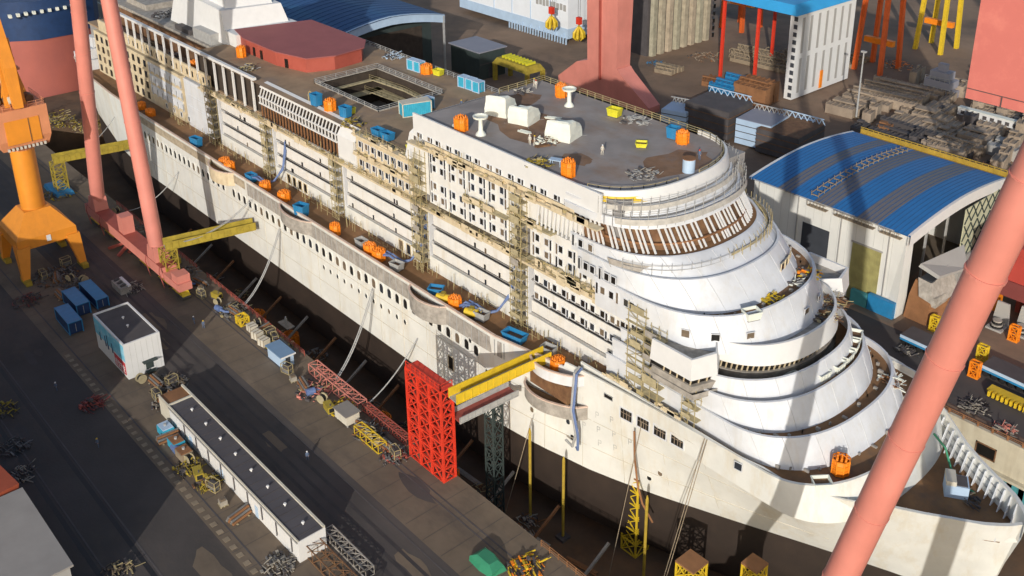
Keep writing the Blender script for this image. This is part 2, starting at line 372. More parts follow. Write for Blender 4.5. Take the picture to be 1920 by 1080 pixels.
# portholes along the hull
def pane_mesh(w, h, name='porthole', arch=True, frame=.14, fm=None):
    """dark opening facing -y with a raised frame, centred on the origin"""
    m = MB(); n = 8; pts = []
    if arch:
        for k in range(n+1):
            a = math.pi*k/n; pts.append((w/2*math.cos(a), h/2-w/2+w/2*math.sin(a)))
        pts += [(-w/2,-h/2+.2),(-w/2+.2,-h/2),(w/2-.2,-h/2),(w/2,-h/2+.2)]
    else: pts = [(w/2,h/2),(-w/2,h/2),(-w/2,-h/2),(w/2,-h/2)]
    k = 1+2*frame/w; kz = 1+2*frame/h
    m.add([(x,-.02,z) for x, z in pts], [tuple(range(len(pts)))], 0)
    o = [(x*k, -.09, z*kz) for x, z in pts]; i_ = [(x,-.09,z) for x, z in pts]; o2 = [(x*k, .06, z*kz) for x, z in pts]; i2 = [(x,-.02,z) for x, z in pts]
    m.loft([o2, o, i_, i2], True, False, 1)
    return m.mesh(name, [M_dark, fm or M_hull])
def hull_rot(x, z): return math.atan2(hy(x+.5,z)-hy(x-.5,z), 1.0)
port_me = pane_mesh(1.2, 1.95)
for i in range(54):
    x = -217.6+i*2.56
    if abs(x+172) < 1.2: continue
    inst(port_me, 'porthole', ship, (x, hy(x,13.4)-.05, 13.35+(0 if i < 40 else .4)), hull_rot(x,13.4))
small_me = pane_mesh(.75, 1.0, frame=.08)
for i in range(12): inst(small_me, 'porthole', ship, (-131+i*2.56, hy(-120,9.7)-.05, 9.7))
for x, z in ((-83.5,15.0),(-79.2,10.8),(-69.2,8.0),(-62.1,8.9),(-61.2,6.3),(-45.5,7.0),(-47.5,5.0)):
    inst(small_me, 'porthole', ship, (x, hy(x,z)-.05, z), hull_rot(x,z))
big_me = pane_mesh(2.15, 1.75, 'hull_window', False, .18, M_white)
for i, x in enumerate((-50.6,-47.4,-44.3,-41.2)):
    w_ = inst(big_me, 'hull_window', ship, (x, hy(x,16.0)-.06, 16.0+.12*i), hull_rot(x,16))
    mu = MB()
    for k in (-.5, .1, .55): mu.box(k-.04,k+.04,-.05,-.025,-.8,.8)
    mu.box(-1,1,-.05,-.025,.1,.2); o = bpy.data.objects.new('window_bar', mu.mesh('window_bar', M_steel)); COL.objects.link(o); o.parent = w_
door_me = pane_mesh(1.3, 2.6, 'shell_door', False, .12, M_cream)
inst(door_me, 'shell_door', ship, (-89.2, hy(-89,8)-.05, 7.6))
slot_me = pane_mesh(1.6,.6,'vent_slot',False,.06,M_grey); inst(slot_me, 'vent_slot', ship, (-54.0, hy(-54,17.4)-.05, 17.6), hull_rot(-54,17.4))
# netting strip and rail below the promenade edge
xx = [-162,-150,-140,-130,-120,-110,-100,-90,-80,-75.5]
nt_ = MB(); nt_.loft([[(x, hy(x,15.2)-.10, 15.15),(x, hy(x,18)-.10, 18.15)] for x in xx], False)
nt_.loft([[(x, hy(x,15.2)-.10, 15.15),(x, hy(x,15.2)-.02, 15.15)] for x in xx], False)
nt_.build('hull_netting', M_net, ship)
nt2 = MB(); nt2.loft([[(x, hy(x,16.4)-.10, 16.2),(x, hy(x,18)-.10, 18.15)] for x in (-226,-215,-205,-192,-180,-170,-163)], False); nt2.build('hull_netting', mat('beige_netting', (0.42,0.35,0.25), 0.9, 0.35, 0.8), ship)
st = MB()
for i in range(44):
    x = -161+i*2.0; st.box(x-.06,x+.06, hy(x,17)-.16, hy(x,17)-.08, 15.2, 18.2)
st.build('net_posts', M_grey, ship)
rl = MB()
for s in (-1, 1):
    for a, b in zip([x for x in XS if x <= -64], [x for x in XS if x <= -64][1:]): rl.beam((a, YC+s*(half(a,18)-.12), 18.82), (b, YC+s*(half(b,18)-.12), 18.82), .42, .2)
    rl.build('promenade_rail', M_rail, ship); rl = MB()
# round bulging platforms that push out of the hull edge
def bulge(xa, xb, depth, z0, z1, zf, fm=M_net):
    n = 14; out = []; inn = []
    for k in range(n+1):
        t = k/n; x = lerp(xa, xb, t); d = depth*math.sin(math.pi*t)**.6
        out.append((x, hy(x,16)-d))
    for k in range(n+1): inn.append((out[k][0], out[k][1]+(.22 if 0 < k < n else 0)))
    m = MB(); m.loft([[(x,y,z) for x, y in L] for L, z in ((out,z0),(out,z1),(inn,z1),(inn,zf))], False)
    m.poly([(x,y,zf) for x, y in inn], 1); m.poly([(x,y+.02,z0) for x, y in out], 0)
    o = m.build('balcony_bulge', [fm, M_deck], ship)
    r_ = MB()
    for a, b in zip(out, out[1:]): r_.beam((a[0],a[1],z1+.05),(b[0],b[1],z1+.05),.34,.2)
    r_.build('bulge_rail', M_rail, o)
    return o
bulge(-179,-168,2.4,15.4,18.55,17.55,M_cream); bulge(-147,-134.5,2.0,15.6,18.55,17.55); bulge(-100.5,-90,2.2,15.0,18.55,17.55)
bulge(-69.4,-59.0,2.6,17.0,18.9,17.6,M_white); bulge(-70.5,-58.2,3.2,11.2,13.6,12.4)
bx = MB().box(-69.2,-60.5,-20.8,-18.9,13.7,16.9); bx.build('balcony_recess', M_brown, ship)
# ---------------------------------------------------------------- superstructure
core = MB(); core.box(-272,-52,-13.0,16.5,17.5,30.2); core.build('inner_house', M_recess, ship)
SY = -14.4
BAYS = [(-187.2,-165.2),(-161.0,-136.8),(-132.4,-108.6),(-103.6,-80.6),(-76.2,-53.6)]
ROWS = [20.75, 23.7, 26.95, 30.1]
slot_d = MB().box(-.22,.22,-.06,.05,0,1.0).mesh('door_gap', M_dark)
M_film = mat('window_film', (0.16, 0.12, 0.08), 0.5, 0.4, 1.5)
M_glass = mat('window_glass', (0.03, 0.035, 0.045), 0.08, 0.2, 1.0)
win_s = pane_mesh(.9,1.15,'window',False,.10,M_white)
win_t = pane_mesh(.45,1.85,'window',False,.07,M_white)
def panel(x0, x1, z0, z1, y=SY, m=M_white, name='balcony_panel', th=.16):
    o = MB().box(x0, x1, y, y+th, z0, z1).build(name, m, ship); return o
rb = random.Random(3)
for bi, (x0, x1) in enumerate(BAYS):
    base = MB().box(x0-.6, x1+.6, SY+.02, -12.95, 17.5, 20.35); base.build('lower_wall', M_hull if bi != 4 else M_side, ship)
    for k, z in enumerate(ROWS[:-1]):
        za, zb = z+.42, ROWS[k+1]-.46
        a0, a1 = x0+(.9 if k else .3), x1
        panel(a0, a1, za, zb, m=M_side)
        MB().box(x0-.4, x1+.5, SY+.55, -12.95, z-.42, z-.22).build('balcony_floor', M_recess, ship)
        MB().box(x1+.05, x1+.35, SY+.03, -12.95, z-1.0, z+.33).build('end_fin', M_white, ship)
        for _ in range(rb.randint(1,3)):
            inst(slot_d, 'door_gap', ship, (rb.uniform(x0+2,x1-2), SY-.01, z+.3))
        if bi == 4 and k > 0:
            for q in range(10):
                xq = x0+1.6+q*2.15
                inst(win_s, 'window', ship, (xq, SY-.03, z+.95)); 
                if q % 2: inst(win_t, 'window', ship, (xq+.85, SY-.03, z+.8), 0, (1,1,.75))
    # pillars between the bays
    MB().box(x1+.5, x1+1.2, SY+.04, -12.95, 17.5, 30.0).build('bay_pillar', M_white, ship)
    MB().box(x0-1.2, x0-.5, SY+.04, -12.95, 17.5, 30.0).build('bay_pillar', M_white, ship)
for x in (-156,-153.6,-151.2,-149,-113.5,-111,-108):
    inst(pane_mesh(1.25,2.0,'window',False,.12,M_cream), 'window', ship, (x, SY-.02, 19.0))
# rust stained walkway ledge over the balconies
MB().box(-196,-52,-15.4,-12.9,30.12,30.5).build('walkway_deck', M_cream, ship)
ed = MB()
for i in range(70):
    x = -192+i*2.0; ed.beam((x,-15.3,30.5),(x,-15.3,31.4),.06)
ed.beam((-192,-15.3,31.4),(-53,-15.3,31.4),.08); ed.beam((-192,-15.3,30.95),(-53,-15.3,30.95),.06)
ed.build('walkway_railing', M_scaf, ship)
# aft house 30..38 with the lido deck on top and the pool opening cut through it
H0, H1, H2, H3 = -158.3, -134.0, -4.4, 11.6
up = MB()
up.box(-200,H0,SY+1.4,20,30.5,38.0); up.box(H1,-107,SY+1.4,20,30.5,38.0); up.box(H0,H1,SY+1.4,H2,30.5,38.0); up.box(H0,H1,H3,20,30.5,38.0)
up.build('upper_house', M_int, ship)
dk = MB(); Z = 38.25
dk.poly([(-200,SY+.2,Z),(H0,SY+.2,Z),(H0,21,Z),(-200,21,Z)]); dk.poly([(H1,SY+.2,Z),(-106,SY+.2,Z),(-106,21,Z),(H1,21,Z)])
dk.poly([(H0,SY+.2,Z),(H1,SY+.2,Z),(H1,H2,Z),(H0,H2,Z)]); dk.poly([(H0,H3,Z),(H1,H3,Z),(H1,21,Z),(H0,21,Z)])
dk.build('lido_deck', M_adeck, ship)
MB().box(-200,-106,20.6,21,30,38.2).build('port_side_wall', M_white, ship)
pit = MB(); pit.box(H0+.1,H1-.1,H2+.1,H3-.1,28,28.2); pit.build('pool_opening_floor', M_blk, ship)
for zz, ins in ((36.3,1.0),(33.9,2.4)):
    m = MB(); n = 12
    o_ = [(lerp(H0,H1,k/n), H3-.2) for k in range(n+1)]; i_ = [(lerp(H0,H1,k/n), H3-.2-ins-2.0*abs(k/n-.5)) for k in range(n+1)]
    m.loft([[(x,y,zz) for x, y in o_],[(x,y,zz) for x, y in i_],[(x,y,zz-.3) for x, y in i_]], False)
    m.loft([[(H0+.2,y,zz),(H0+.2+ins,y,zz),(H0+.2+ins,y,zz-.3)] for y in (H2,0,4,8,H3)], False)
    m.build('opening_gallery', M_plank, ship)
    r_ = MB(); railing(r_, [(x,y,zz) for x, y in i_], 1.0, 1.5, .04, 2); r_.build('gallery_railing', M_scaf, ship)
rp = MB(); railing(rp, [(H0-.3,H2-.3,Z),(H1+.3,H2-.3,Z),(H1+.3,H3+.3,Z),(H0-.3,H3+.3,Z),(H0-.3,H2-.3,Z)], 1.1, 2.4, .06, 3); rp.build('pool_railing', M_grey, ship)
kc = MB()
for a, b in (((H0,H2),(H1,H2)),((H1,H2),(H1,H3)),((H1,H3),(H0,H3)),((H0,H3),(H0,H2))): kc.beam((*a,Z+.1),(*b,Z+.1),.35,.22)
kc.build('opening_coaming', M_net, ship)
# glazed lounge: lower brown mullions, upper raked white lattice
LX0, LX1 = -166.2, -134.2
MB().box(LX0,LX1,SY+.9,SY+1.3,30.5,37.5).build('lounge_void', M_int, ship)
lo = MB().box(-.11,.11,-.10,.14,0,3.6).mesh('mullion', M_rustp); lu = MB().beam((0,-.05,0),(0,.75,1.9),.22,.2).mesh('mullion', M_white2)
lm = MB().box(-.11,.11,-.12,.12,0,1.6).mesh('mullion', M_white2)
for i in range(25):
    x = LX0+.4+i*1.29
    inst(lo, 'mullion', ship, (x, SY+.2, 30.55))
    inst(lm, 'mullion', ship, (x, SY-.02, 34.2)); inst(lu, 'mullion', ship, (x, SY+.02, 35.75))
lb = MB()
for z, y, w in ((34.15,SY-.05,.34),(35.75,SY-.05,.26),(30.6,SY+.1,.3)): lb.box(LX0,LX1,y-.16,y+.16,z-w/2,z+w/2)
lb.build('lounge_beam', M_white2, ship)
m = MB(); m.loft([[(LX0-.5,SY+.55,37.45),(LX1+.4,SY+.55,37.45)],[(LX0-.5,SY+1.0,38.1),(LX1+.4,SY+1.0,38.1)],[(LX0-.5,SY+2.6,38.42),(LX1+.4,SY+2.6,38.42)],[(LX0-.5,SY+2.6,37.6),(LX1+.4,SY+2.6,37.6)]], False)
m.build('lounge_roof_edge', M_white2, ship)
m = MB(); m.prism([(-133.9,SY-.15),(-127.4,SY-.15),(-127.4,SY+1.6),(-133.9,SY+1.6)], 30.5, 36.0); m.loft([[(-133.9,SY-.15,36),(-127.4,SY-.15,36)],[(-133.6,SY+1.3,38.6),(-127.4,SY+1.3,38.6)]], False)
m.build('white_end_panel', M_white2, ship)
# amidships upper rows beside the scaffold tower
for z0, z1 in ((30.5,34.0),(34.35,38.2)):
    MB().box(-127.3,-108.6,SY+.05,SY+1.3,z0,z1).build('upper_wall', M_cream, ship)
    MB().box(-127.3,-108.4,SY-.9,SY+.4,z1-.05,z1+.26).build('ledge', M_cream, ship)
    for q in range(8):
        x = -125.8+q*2.2; inst(win_s, 'window', ship, (x, SY+.0, z0+1.9)); inst(win_t, 'window', ship, (x+.85, SY+.0, z0+1.6))
# forward block up to deck 47
FX0 = -107.8
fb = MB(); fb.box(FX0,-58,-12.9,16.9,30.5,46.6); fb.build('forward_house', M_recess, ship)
def fwall(x0, x1, z0, z1, m=M_side): return MB().box(x0,x1,SY,SY+1.45,z0,z1).build('upper_wall', m, ship)
fwall(-103.4,-80.6,31.6,42.2); fwall(-76.2,-55.5,31.6,37.6); fwall(-76.2,-64,38.3,41.9); fwall(-107.8,-103.2,33.0,42.2); fwall(-80.4,-76.4,38.2,42.0)
MB().box(-107.6,-60.5,SY,SY+.35,43.4,47.75).build('top_bulwark', M_white2, ship)
MB().box(-108.2,-60,SY-1.3,SY+.2,42.25,42.5).build('ledge', M_cream, ship)
MB().box(-104,-66,SY-.2,SY-.05,42.6,43.35).build('ledge_parapet', M_cream, ship)
MB().box(-92,-81,SY-1.2,SY+.2,36.4,36.65).build('ledge', M_plank, ship); MB().box(-80.6,-70,SY-1.3,SY+.2,37.7,38.0).build('ledge', M_plank, ship)
m = MB(); m.loft([[(-110.4,SY-.2,38.4),(-107.7,SY-.2,38.4)],[(-109.0,SY+.1,43.6),(-107.7,SY+.1,43.6)],[(-108.4,SY+.9,44.6),(-107.7,SY+.9,44.6)]], False); m.build('wing_plate', M_white2, ship)
for z, xs0, xs1 in ((44.0,-106,-66),(40.6,-102.6,-80),(38.6,-102.6,-81),(35.2,-102.6,-65.5),(32.9,-102.6,-62)):
    x = xs0; q = 0
    while x < xs1:
        if not (-81.6 < x < -75.4 and z < 43):
            yy = SY-.03
            if z > 43: inst(win_s, 'window', ship, (x, yy, z), 0, (.85,1,.7)); inst(win_t, 'window', ship, (x+.8, yy, z-.05), 0, (1,1,.5))
            elif q % 2: inst(win_s, 'window', ship, (x, yy, z+.2)); inst(win_t, 'window', ship, (x+.95, yy, z))
            else: inst(win_t, 'window', ship, (x, yy, z)); inst(win_s, 'window', ship, (x+.95, yy, z+.2))
        x += 2.35 if q % 2 else 3.1
        q += 1
for i in range(9): inst(win_t, 'window', ship, (-103+i*4.3, SY+.10, 42.85), 0, (1,1,.42))
# fore deck
M_patch = mat('primer_patch', (0.24, 0.135, 0.075), 0.85, 0.35, 0.35, (0.21, 0.17, 0.15), 0.8, (0.25, 0.25, 0.25))
fdk = MB(); A_, B_ = 12.0, 16.1
def plan(xf, a, b, n=2.4, yc=1.0, x_aft=None, k=22):
    pts = []
    for i in range(-k, k+1):
        t = math.pi/2*i/k; c = max(0, math.cos(t)); s_ = math.sin(t)
        pts.append((xf-a+a*c**(2/n), yc+b*math.copysign(abs(s_)**(2/n), s_)))
    if x_aft is not None: pts = [(x_aft, yc-b)]+pts+[(x_aft, yc+b)]
    return pts
pl = plan(-55.9, 12, 15.6, yc=1.3, x_aft=-107.4)
fdk.poly([(x,y,46.9) for x, y in pl]); fdk.build('fore_deck', M_fdeck, ship)
for nm_, cx0, cy0, ax, ay, sd, zz in (('deck_patch',-90,-1.5,11,6.5,3,46.906),('deck_patch',-62.5,4.5,4.5,7.5,5,46.906),('deck_patch',-74,-6,3.5,2.2,8,46.909),('deck_patch',-101.5,5,4,6,9,46.909)):
    rr = random.Random(sd); MB().poly([(cx0+ax*rr.uniform(.7,1.12)*math.cos(2*math.pi*k/18),cy0+ay*rr.uniform(.7,1.12)*math.sin(2*math.pi*k/18),zz) for k in range(18)]).build(nm_, M_patch, ship)
MB().box(-107.5,-107.2,SY+.4,17,38,46.9).build('fore_block_end_wall', M_white, ship)
MB().box(-107,-66,16.5,16.9,30,46.9).build('port_side_wall', M_white, ship)
M_seamw = mat('seam_white', (0.575, 0.585, 0.60), 0.6)
def tier(xb, zb, xt, zt, a, b, x_aft, yc=.4, fl=1.1, inner=None, deck=True, lean=.3, m=M_white, dm=M_deck, name='bow_wall', top=.32, seams=True):
    Pb = plan(xb, a, b-lean, yc=yc, x_aft=x_aft); Pt = plan(xt, a, b, yc=yc, x_aft=x_aft); Pi = plan(xt-top, a-.1, b-top, yc=yc, x_aft=x_aft)
    w = MB(); Pm = [((p[0]+q[0])/2+.12*(xb-xt)/max(.1,abs(xb-xt)+.01), (p[1]+q[1])/2) for p, q in zip(Pb, Pt)]
    w.loft([[(x,y,zb) for x, y in Pb],[(x,y,(zb+zt)/2) for x, y in Pm],[(x,y,zt) for x, y in Pt],[(x,y,zt+.02) for x, y in Pi],[(x,y,zt-fl) for x, y in Pi]], False)
    o = w.build(name, m, ship, True)
    if zt < 44 and seams:
        acc = 0; last = None; sm_ = MB(); nx = 1.0
        for p, q, u in zip(Pb, Pm, Pt):
            if last: acc += math.hypot(u[0]-last[0], u[1]-last[1])
            last = u
            if acc > nx: sm_.beam((p[0],p[1],zb),(q[0],q[1],(zb+zt)/2),.09); sm_.beam((q[0],q[1],(zb+zt)/2),(u[0],u[1],zt),.09); nx = acc+3.8
        if sm_.v: tag(sm_.build('plate_seam', M_seamw, o), kind='stuff')
    if deck:
        d = MB().poly([(x,y,zt-fl+.03) for x, y in Pi]); d.build('tier_deck', dm, ship)
    return o
tier(-14.0,15.0,-16.0,20.0,11,18.2,-61,.6,1.15,m=M_hull,seams=False)
tier(-20.2,18.7,-22.5,23.0,12,16.7,-57,.5,1.1)
tier(-25.2,21.8,-27.2,26.0,13,16.3,-56,.3,1.0)
tier(-28.5,24.9,-29.6,28.0,13.5,15.6,-55,.3,.3,deck=False)
tier(-34.0,29.9,-36.5,35.0,16,16.3,-60,.3,1.1)
tier(-39.2,33.8,-43.2,38.0,16,16.0,-64,.3,1.0)
tier(-43.2,36.9,-47.4,40.0,15,15.7,-66,.4,.3)
tier(-51.2,43.0,-52.2,44.4,13,15.6,-68,.8,.12,dm=M_net,m=M_white)
tier(-53.2,44.2,-54.1,45.8,12.5,15.5,-68,1.0,.12,dm=M_net,m=M_white)
tier(-55.0,45.7,-55.7,47.7,12,15.7,-64,1.3,.8,deck=False,m=M_white2)
# panoramic lounge: raked ribs over a dark void
P0 = plan(-48.6,15,15.3,yc=.5,x_aft=-72,k=60); P1 = plan(-51.4,13.5,15.0,yc=.7,x_aft=-72,k=60)
v = MB(); v.loft([[(x-1.0,y*.94,39.9) for x, y in P0],[(x-1.0,y*.94,43.0) for x, y in P1]], False); v.build('lounge_void', M_brown, ship)
acc = 0; prev = None; cnt = 0
rib_pts = []
for p, q in zip(P0[1:], P1[1:]):
    if prev is not None: acc += math.hypot(p[0]-prev[0], p[1]-prev[1])
    prev = p
    if acc >= .92*cnt: rib_pts.append((p, q)); cnt += 1
for i, (p, q) in enumerate(rib_pts):
    if i % 9 == 5: continue
    MB().beam((p[0],p[1],39.85),(q[0],q[1],43.15),.17,.30,up=(0,1,0)).build('lounge_rib', M_white2, ship)
for k in range(11):                                                  # the ribs carry on along the side
    x = -64-k*.95; MB().beam((x,-15.3,38.4),(x-.2,-14.7,41.8),.2,.26).build('lounge_rib', M_white2, ship)
MB().box(-76,-60,-14.3,-14.0,38.3,41.9).build('lounge_void', M_brown, ship)
bm_ = MB(); 
for a, b in zip(P0[8:-8], P0[9:-7]): bm_.beam((a[0]-.9,a[1]*.95,41.0),(b[0]-.9,b[1]*.95,41.0),.3)
bm_.build('lounge_beam', M_rustp, ship)
# yellow primed plate at the starboard corner of the top deck
m = MB(); pts = [p for p in plan(-55.2,12,15.9,yc=1.3) if -13.6 < p[1] < -7.4]
m.loft([[(x,y,46.0) for x, y in pts],[(x-.25,y,46.9) for x, y in pts]], False); m.build('primed_plate', M_yel, ship)
# bridge with wings
def br(dx, dz, wing):
    c = [(x+dx, y) for x, y in plan(-31.4,10.5,12.8,2.2,yc=.9) ]
    return [(-46,.9-wing),(-38.6+dx*.5,.9-wing),(-37.2+dx,.9-wing*.80)]+c[3:-3]+[(-37.2+dx,.9+wing*.80),(-38.6+dx*.5,.9+wing),(-46,.9+wing)]
b0, b1, b2, b3 = br(-.2,0,19.2), br(.25,0,19.6), br(-.35,0,19.3), br(-.75,0,18.9)
m = MB(); m.loft([[(x,y,28.35) for x, y in b0],[(x,y,28.5) for x, y in b1],[(x,y,31.6) for x, y in b2],[(x,y,31.6) for x, y in b3],[(x,y,30.2) for x, y in b3]], False)
m.build('bridge_fascia', M_white2, ship, True)
MB().poly([(x,y,30.25) for x, y in b3]).build('bridge_roof', M_net, ship)
MB().poly([(x,y,28.37) for x, y in b0]).build('bridge_soffit', M_cream, ship)
w0 = [(x*1.0-.30,y*.985) for x, y in b0]
m = MB(); m.loft([[(x-.5,y*.985,26.3) for x, y in w0],[(x,y,28.35) for x, y in w0]], False); m.build('bridge_front', M_dark, ship)
for a, b in zip(w0, w0[1:]):
    L = math.hypot(b[0]-a[0], b[1]-a[1]); k = max(1, int(L/1.1))
    for i in range(k):
        p = (lerp(a[0],b[0],i/k), lerp(a[1],b[1],i/k))
        if p[0] < -45: continue
        MB().beam((p[0]-.35,p[1]*.99,26.4),(p[0]+.12,p[1]*1.005,28.35),.17).build('bridge_mullion', M_cream, ship)
m = MB(); w1 = [(x+.1,y*1.0) for x, y in w0]
m.loft([[(x-.3,y,25.3) for x, y in w1],[(x+.25,y*1.01,27.2) for x, y in w1],[(x-.3,y*.99,27.2) for x, y in w1]], False); m.build('bridge_sill', M_net, ship); m
cat_ = [(x+.55,y*1.015) for x, y in w1]
m = MB(); m.loft([[(x-1.2,y*.97,25.2) for x, y in cat_],[(x,y,25.2) for x, y in cat_],[(x,y,26.1) for x, y in cat_]], False); m.build('bridge_netting', M_net, ship)
for z, ya, xs in ((35.9,-16.02,(-63.2,-61.8,-60.4,-58.8,-57.4,-56)),(33.2,-15.95,(-59.4,-58.2,-56.4,-55.2,-53.4,-52.2)),(38.9,-15.4,(-65.2,-63.6,-61.5))):
    for i, x in enumerate(xs): inst(win_s if i % 3 else win_t, 'window', ship, (x, ya, z))
# square windows and a door group on the bow walls
bw = pane_mesh(1.15,1.15,'window',False,.08,M_white)
def on_plan(xf, a, b, yc, y, n=2.4):
    s_ = min(.999, abs((y-yc)/b)); c = (1-s_**n)**(1/n); x = xf-a+a*c
    s2 = min(.999, abs((y+.05-yc)/b)); x2 = xf-a+a*(1-s2**n)**(1/n)
    return x, math.atan2(.05, x2-x)
for y in (-12.4,-8.4,3.0,7.6,-14.6):
    x, a = on_plan(-35.0,16,16.15,.3,y); inst(bw, 'window', ship, (x+.10, y, 32.2), a)
for i, y in enumerate((5.4,7.0,8.9)):
    x, a = on_plan(-41.0,16,15.85,.3,y); inst(pane_mesh(1.1 if i < 2 else 1.8,2.2,'window',False,.12,M_cream), 'window', ship, (x+.12, y, 35.7), a)
x, a = on_plan(-19.6,11,18.1,.6,-17.0); inst(bw, 'window', ship, (x-3.2,-17.75,18.6), .12)
# stern decks and raw strips aft
MB().box(-262,-192,SY+.4,SY+.9,30.6,33.8).build('aft_side_wall', M_cream, ship)
ow = pane_mesh(1.0,1.5,'window',False,.2,M_cream)
for i in range(22): inst(ow, 'window', ship, (-255+i*3.0, SY+.34, 32.2))
MB().box(-272,-168,SY+.9,-8,30.5,31.0).build('aft_side_deck', M_adeck, ship)
MB().box(-270,-200,-8,17,30.4,36.6).build('aft_house', M_brown, ship)
MB().box(-270,-200,-7.8,17,36.6,37.4).build('aft_sun_deck', M_net, ship)
for x0, x1, y0, y1, z1, m in ((-214,-204,-7,-1,40.2,M_grey),(-262,-248,-5,8,39,M_net),(-244,-236,2,9,41,M_white),(-225,-216,-7,-3,38.6,M_steeld)):
    MB().box(x0,x1,y0,y1,37.4,z1).build('aft_casing', m, ship)
bm_ = MB().box(-246,-168.5,-14.3,-13.5,38.6,39.2)
bm_.build('portal_beam', M_white2, ship)
pm = MB().box(-.22,.22,-.22,.22,31,38.6).mesh('portal_post', M_white2)
for i in range(17): inst(pm, 'portal_post', ship, (-245+i*4.7,-13.9,0))
for k in range(3):                                                   # terraces of the stern
    MB().box(-281+k*4.5,-268,-16+k*.8,18-k*.8,17.5+k*3.3,20.5+k*3.3).build('stern_terrace', M_white, ship)
MB().box(-206.5,-192.5,SY+.1,-13.1,17.5,30).build('aft_wall', M_white, ship)
for k, z in enumerate((20.5,23.5,26.7)):
    panel(-206,-193,z+.3,z+2.6); panel(-228,-208.5,z+.3,z+2.5)
    for q in range(7): inst(win_t, 'window', ship, (-227+q*3.1, SY-.03, z+.9))
for q in range(4): inst(win_s, 'window', ship, (-219+q*4.4, SY+.0, 19.2))
MB().box(-266,-208,SY+.15,-13.1,17.5,30).build('aft_wall', M_cream, ship)
for q in range(40):
    MB().box(-264.5+(q%10)*3.7,-263.2+(q%10)*3.7,SY-.0,SY+.2,18.2+(q//10)*3,20+(q//10)*3).build('window', M_dark, ship)
# funnel casing
m = MB(); m.loft([[(-232,-5,38),(-199,-5,38),(-196,12,38),(-230,14,38)],[(-229,-4,47),(-203,-4,46),(-200,11,46),(-228,12,47)]], True, True); m.build('funnel_casing', M_white2, ship)
m = MB(); m.loft([[(-222,-2,46.3),(-204,-2,46),(-201.5,9.5,46),(-222,10,46.3)],[(-222,-1,58),(-212,-1,58),(-210,8,58),(-222,8.5,58)]], True, True); m.build('funnel', M_white2, ship)
MB().box(-202,-194.8,-4.6,13,38.3,41.6).build('funnel_base', M_white2, ship)
lou = MB()
for k in range(6): lou.box(-211.9+k*.0,-206.2-k*.2,1+.0,6,51.0+k*.7,51.3+k*.7)
lou.build('funnel_louvre', M_grey, ship)
MB().box(-221,-210,-4.2,-3.6,41,43).build('casing_opening', M_cream, ship)
# red deckhouse
hp = [(-199,-2.5),(-190,-4.6),(-176,-4.4),(-166.5,-2.0),(-164.0,4),(-165,12),(-170,15.6),(-194,15.6)]
MB().prism(hp, 38.2, 41.5).build('deckhouse', M_redhouse, ship)
MB().prism([(x*1.0+(0.5 if x > -180 else -.5), y*1.04) for x, y in hp], 41.5, 41.75).build('deckhouse_roof', mat('deckhouse_roof_red', (0.31,0.09,0.085), .75, .12, .2), ship)
dmm = MB().box(-.5,.5,-.08,.08,0,2.1).mesh('deckhouse_door', M_dark)
for x, y, a in ((-186,-4.62,0),(-182.5,-4.62,0),(-172.5,-3.62,.25),(-165.75,.2,1.25),(-165.35,1.6,1.25),(-164.6,6.2,1.72),(-164.75,8.4,1.72)):
    inst(dmm, 'deckhouse_door', ship, (x,y,38.35), a)
# deck railings
r_ = MB(); railing(r_, [(-197,20.6,38.25),(-107.6,20.6,38.25)], 1.15, 2.2, .06, 3); r_.build('lido_railing', M_grey, ship)
r_ = MB(); railing(r_, [(-106.6,5,46.9),(-106.6,16.4,46.9),(-68.2,16.6,46.9)]+[(x-.4,y,46.9) for x, y in plan(-55.9,12,15.4,yc=1.3) if y > 2][::2][::-1], 1.2, 2.0, .06, 3); r_.build('fore_railing', M_scaf, ship)
r_ = MB(); railing(r_, [(x-.6,y,46.9) for x, y in plan(-55.9,12,15.2,yc=1.3) if -13.5 < y < 1][::2], 1.1, 2.0, .05, 2); r_.build('fore_railing', M_scaf, ship)
r_ = MB(); railing(r_, [(-126,SY+.5,38.25),(-108.5,SY+.5,38.25)], 1.0, 1.4, .04, 2); r_.build('lido_railing', M_scaf, ship)
# scaffold fringe round the upper bow ledges
sf = MB()
for z, (xf, a, b, yc) in ((44.5,(-51.4,13,16.2,.8)),(45.9,(-53.2,12.5,16.1,1.0)),(38.2,(-45.6,15,16.4,.4))):
    q = plan(xf,a,b,yc=yc,k=30)[6:-2]
    for i, p in enumerate(q[::2]):
        sf.beam((p[0],p[1],z-1.2),(p[0],p[1],z+1.5),.07)
    for dz in (.5, 1.15):
        for p, r2 in zip(q[::2], q[2::2]): sf.beam((p[0],p[1],z+dz),(r2[0],r2[1],z+dz),.06)
sf.build('bow_scaffold', M_grey, ship)
nb = MB(); q = plan(-45.6,15.5,16.6,yc=.4,k=30)[4:-1]
nb.loft([[(x-1.6,y*.93,37.6) for x, y in q],[(x-.1,y*.985,37.6) for x, y in q],[(x-.9,y*.985,38.9) for x, y in q]], False); nb.build('bow_netting', M_net, ship)
nb = MB(); q = plan(-50.9,13.2,16.0,yc=.8,k=30)[8:]
nb.loft([[(x,y,43.85) for x, y in q],[(x-.2,y,44.75) for x, y in q]], False); nb.loft([[(x-2.1,y*.985,45.5) for x, y in q],[(x-2.3,y*.985,46.2) for x, y in q]], False); nb.build('bow_netting', mat('pale_netting', (0.46,0.44,0.40), .9, .25, 1.2), ship)

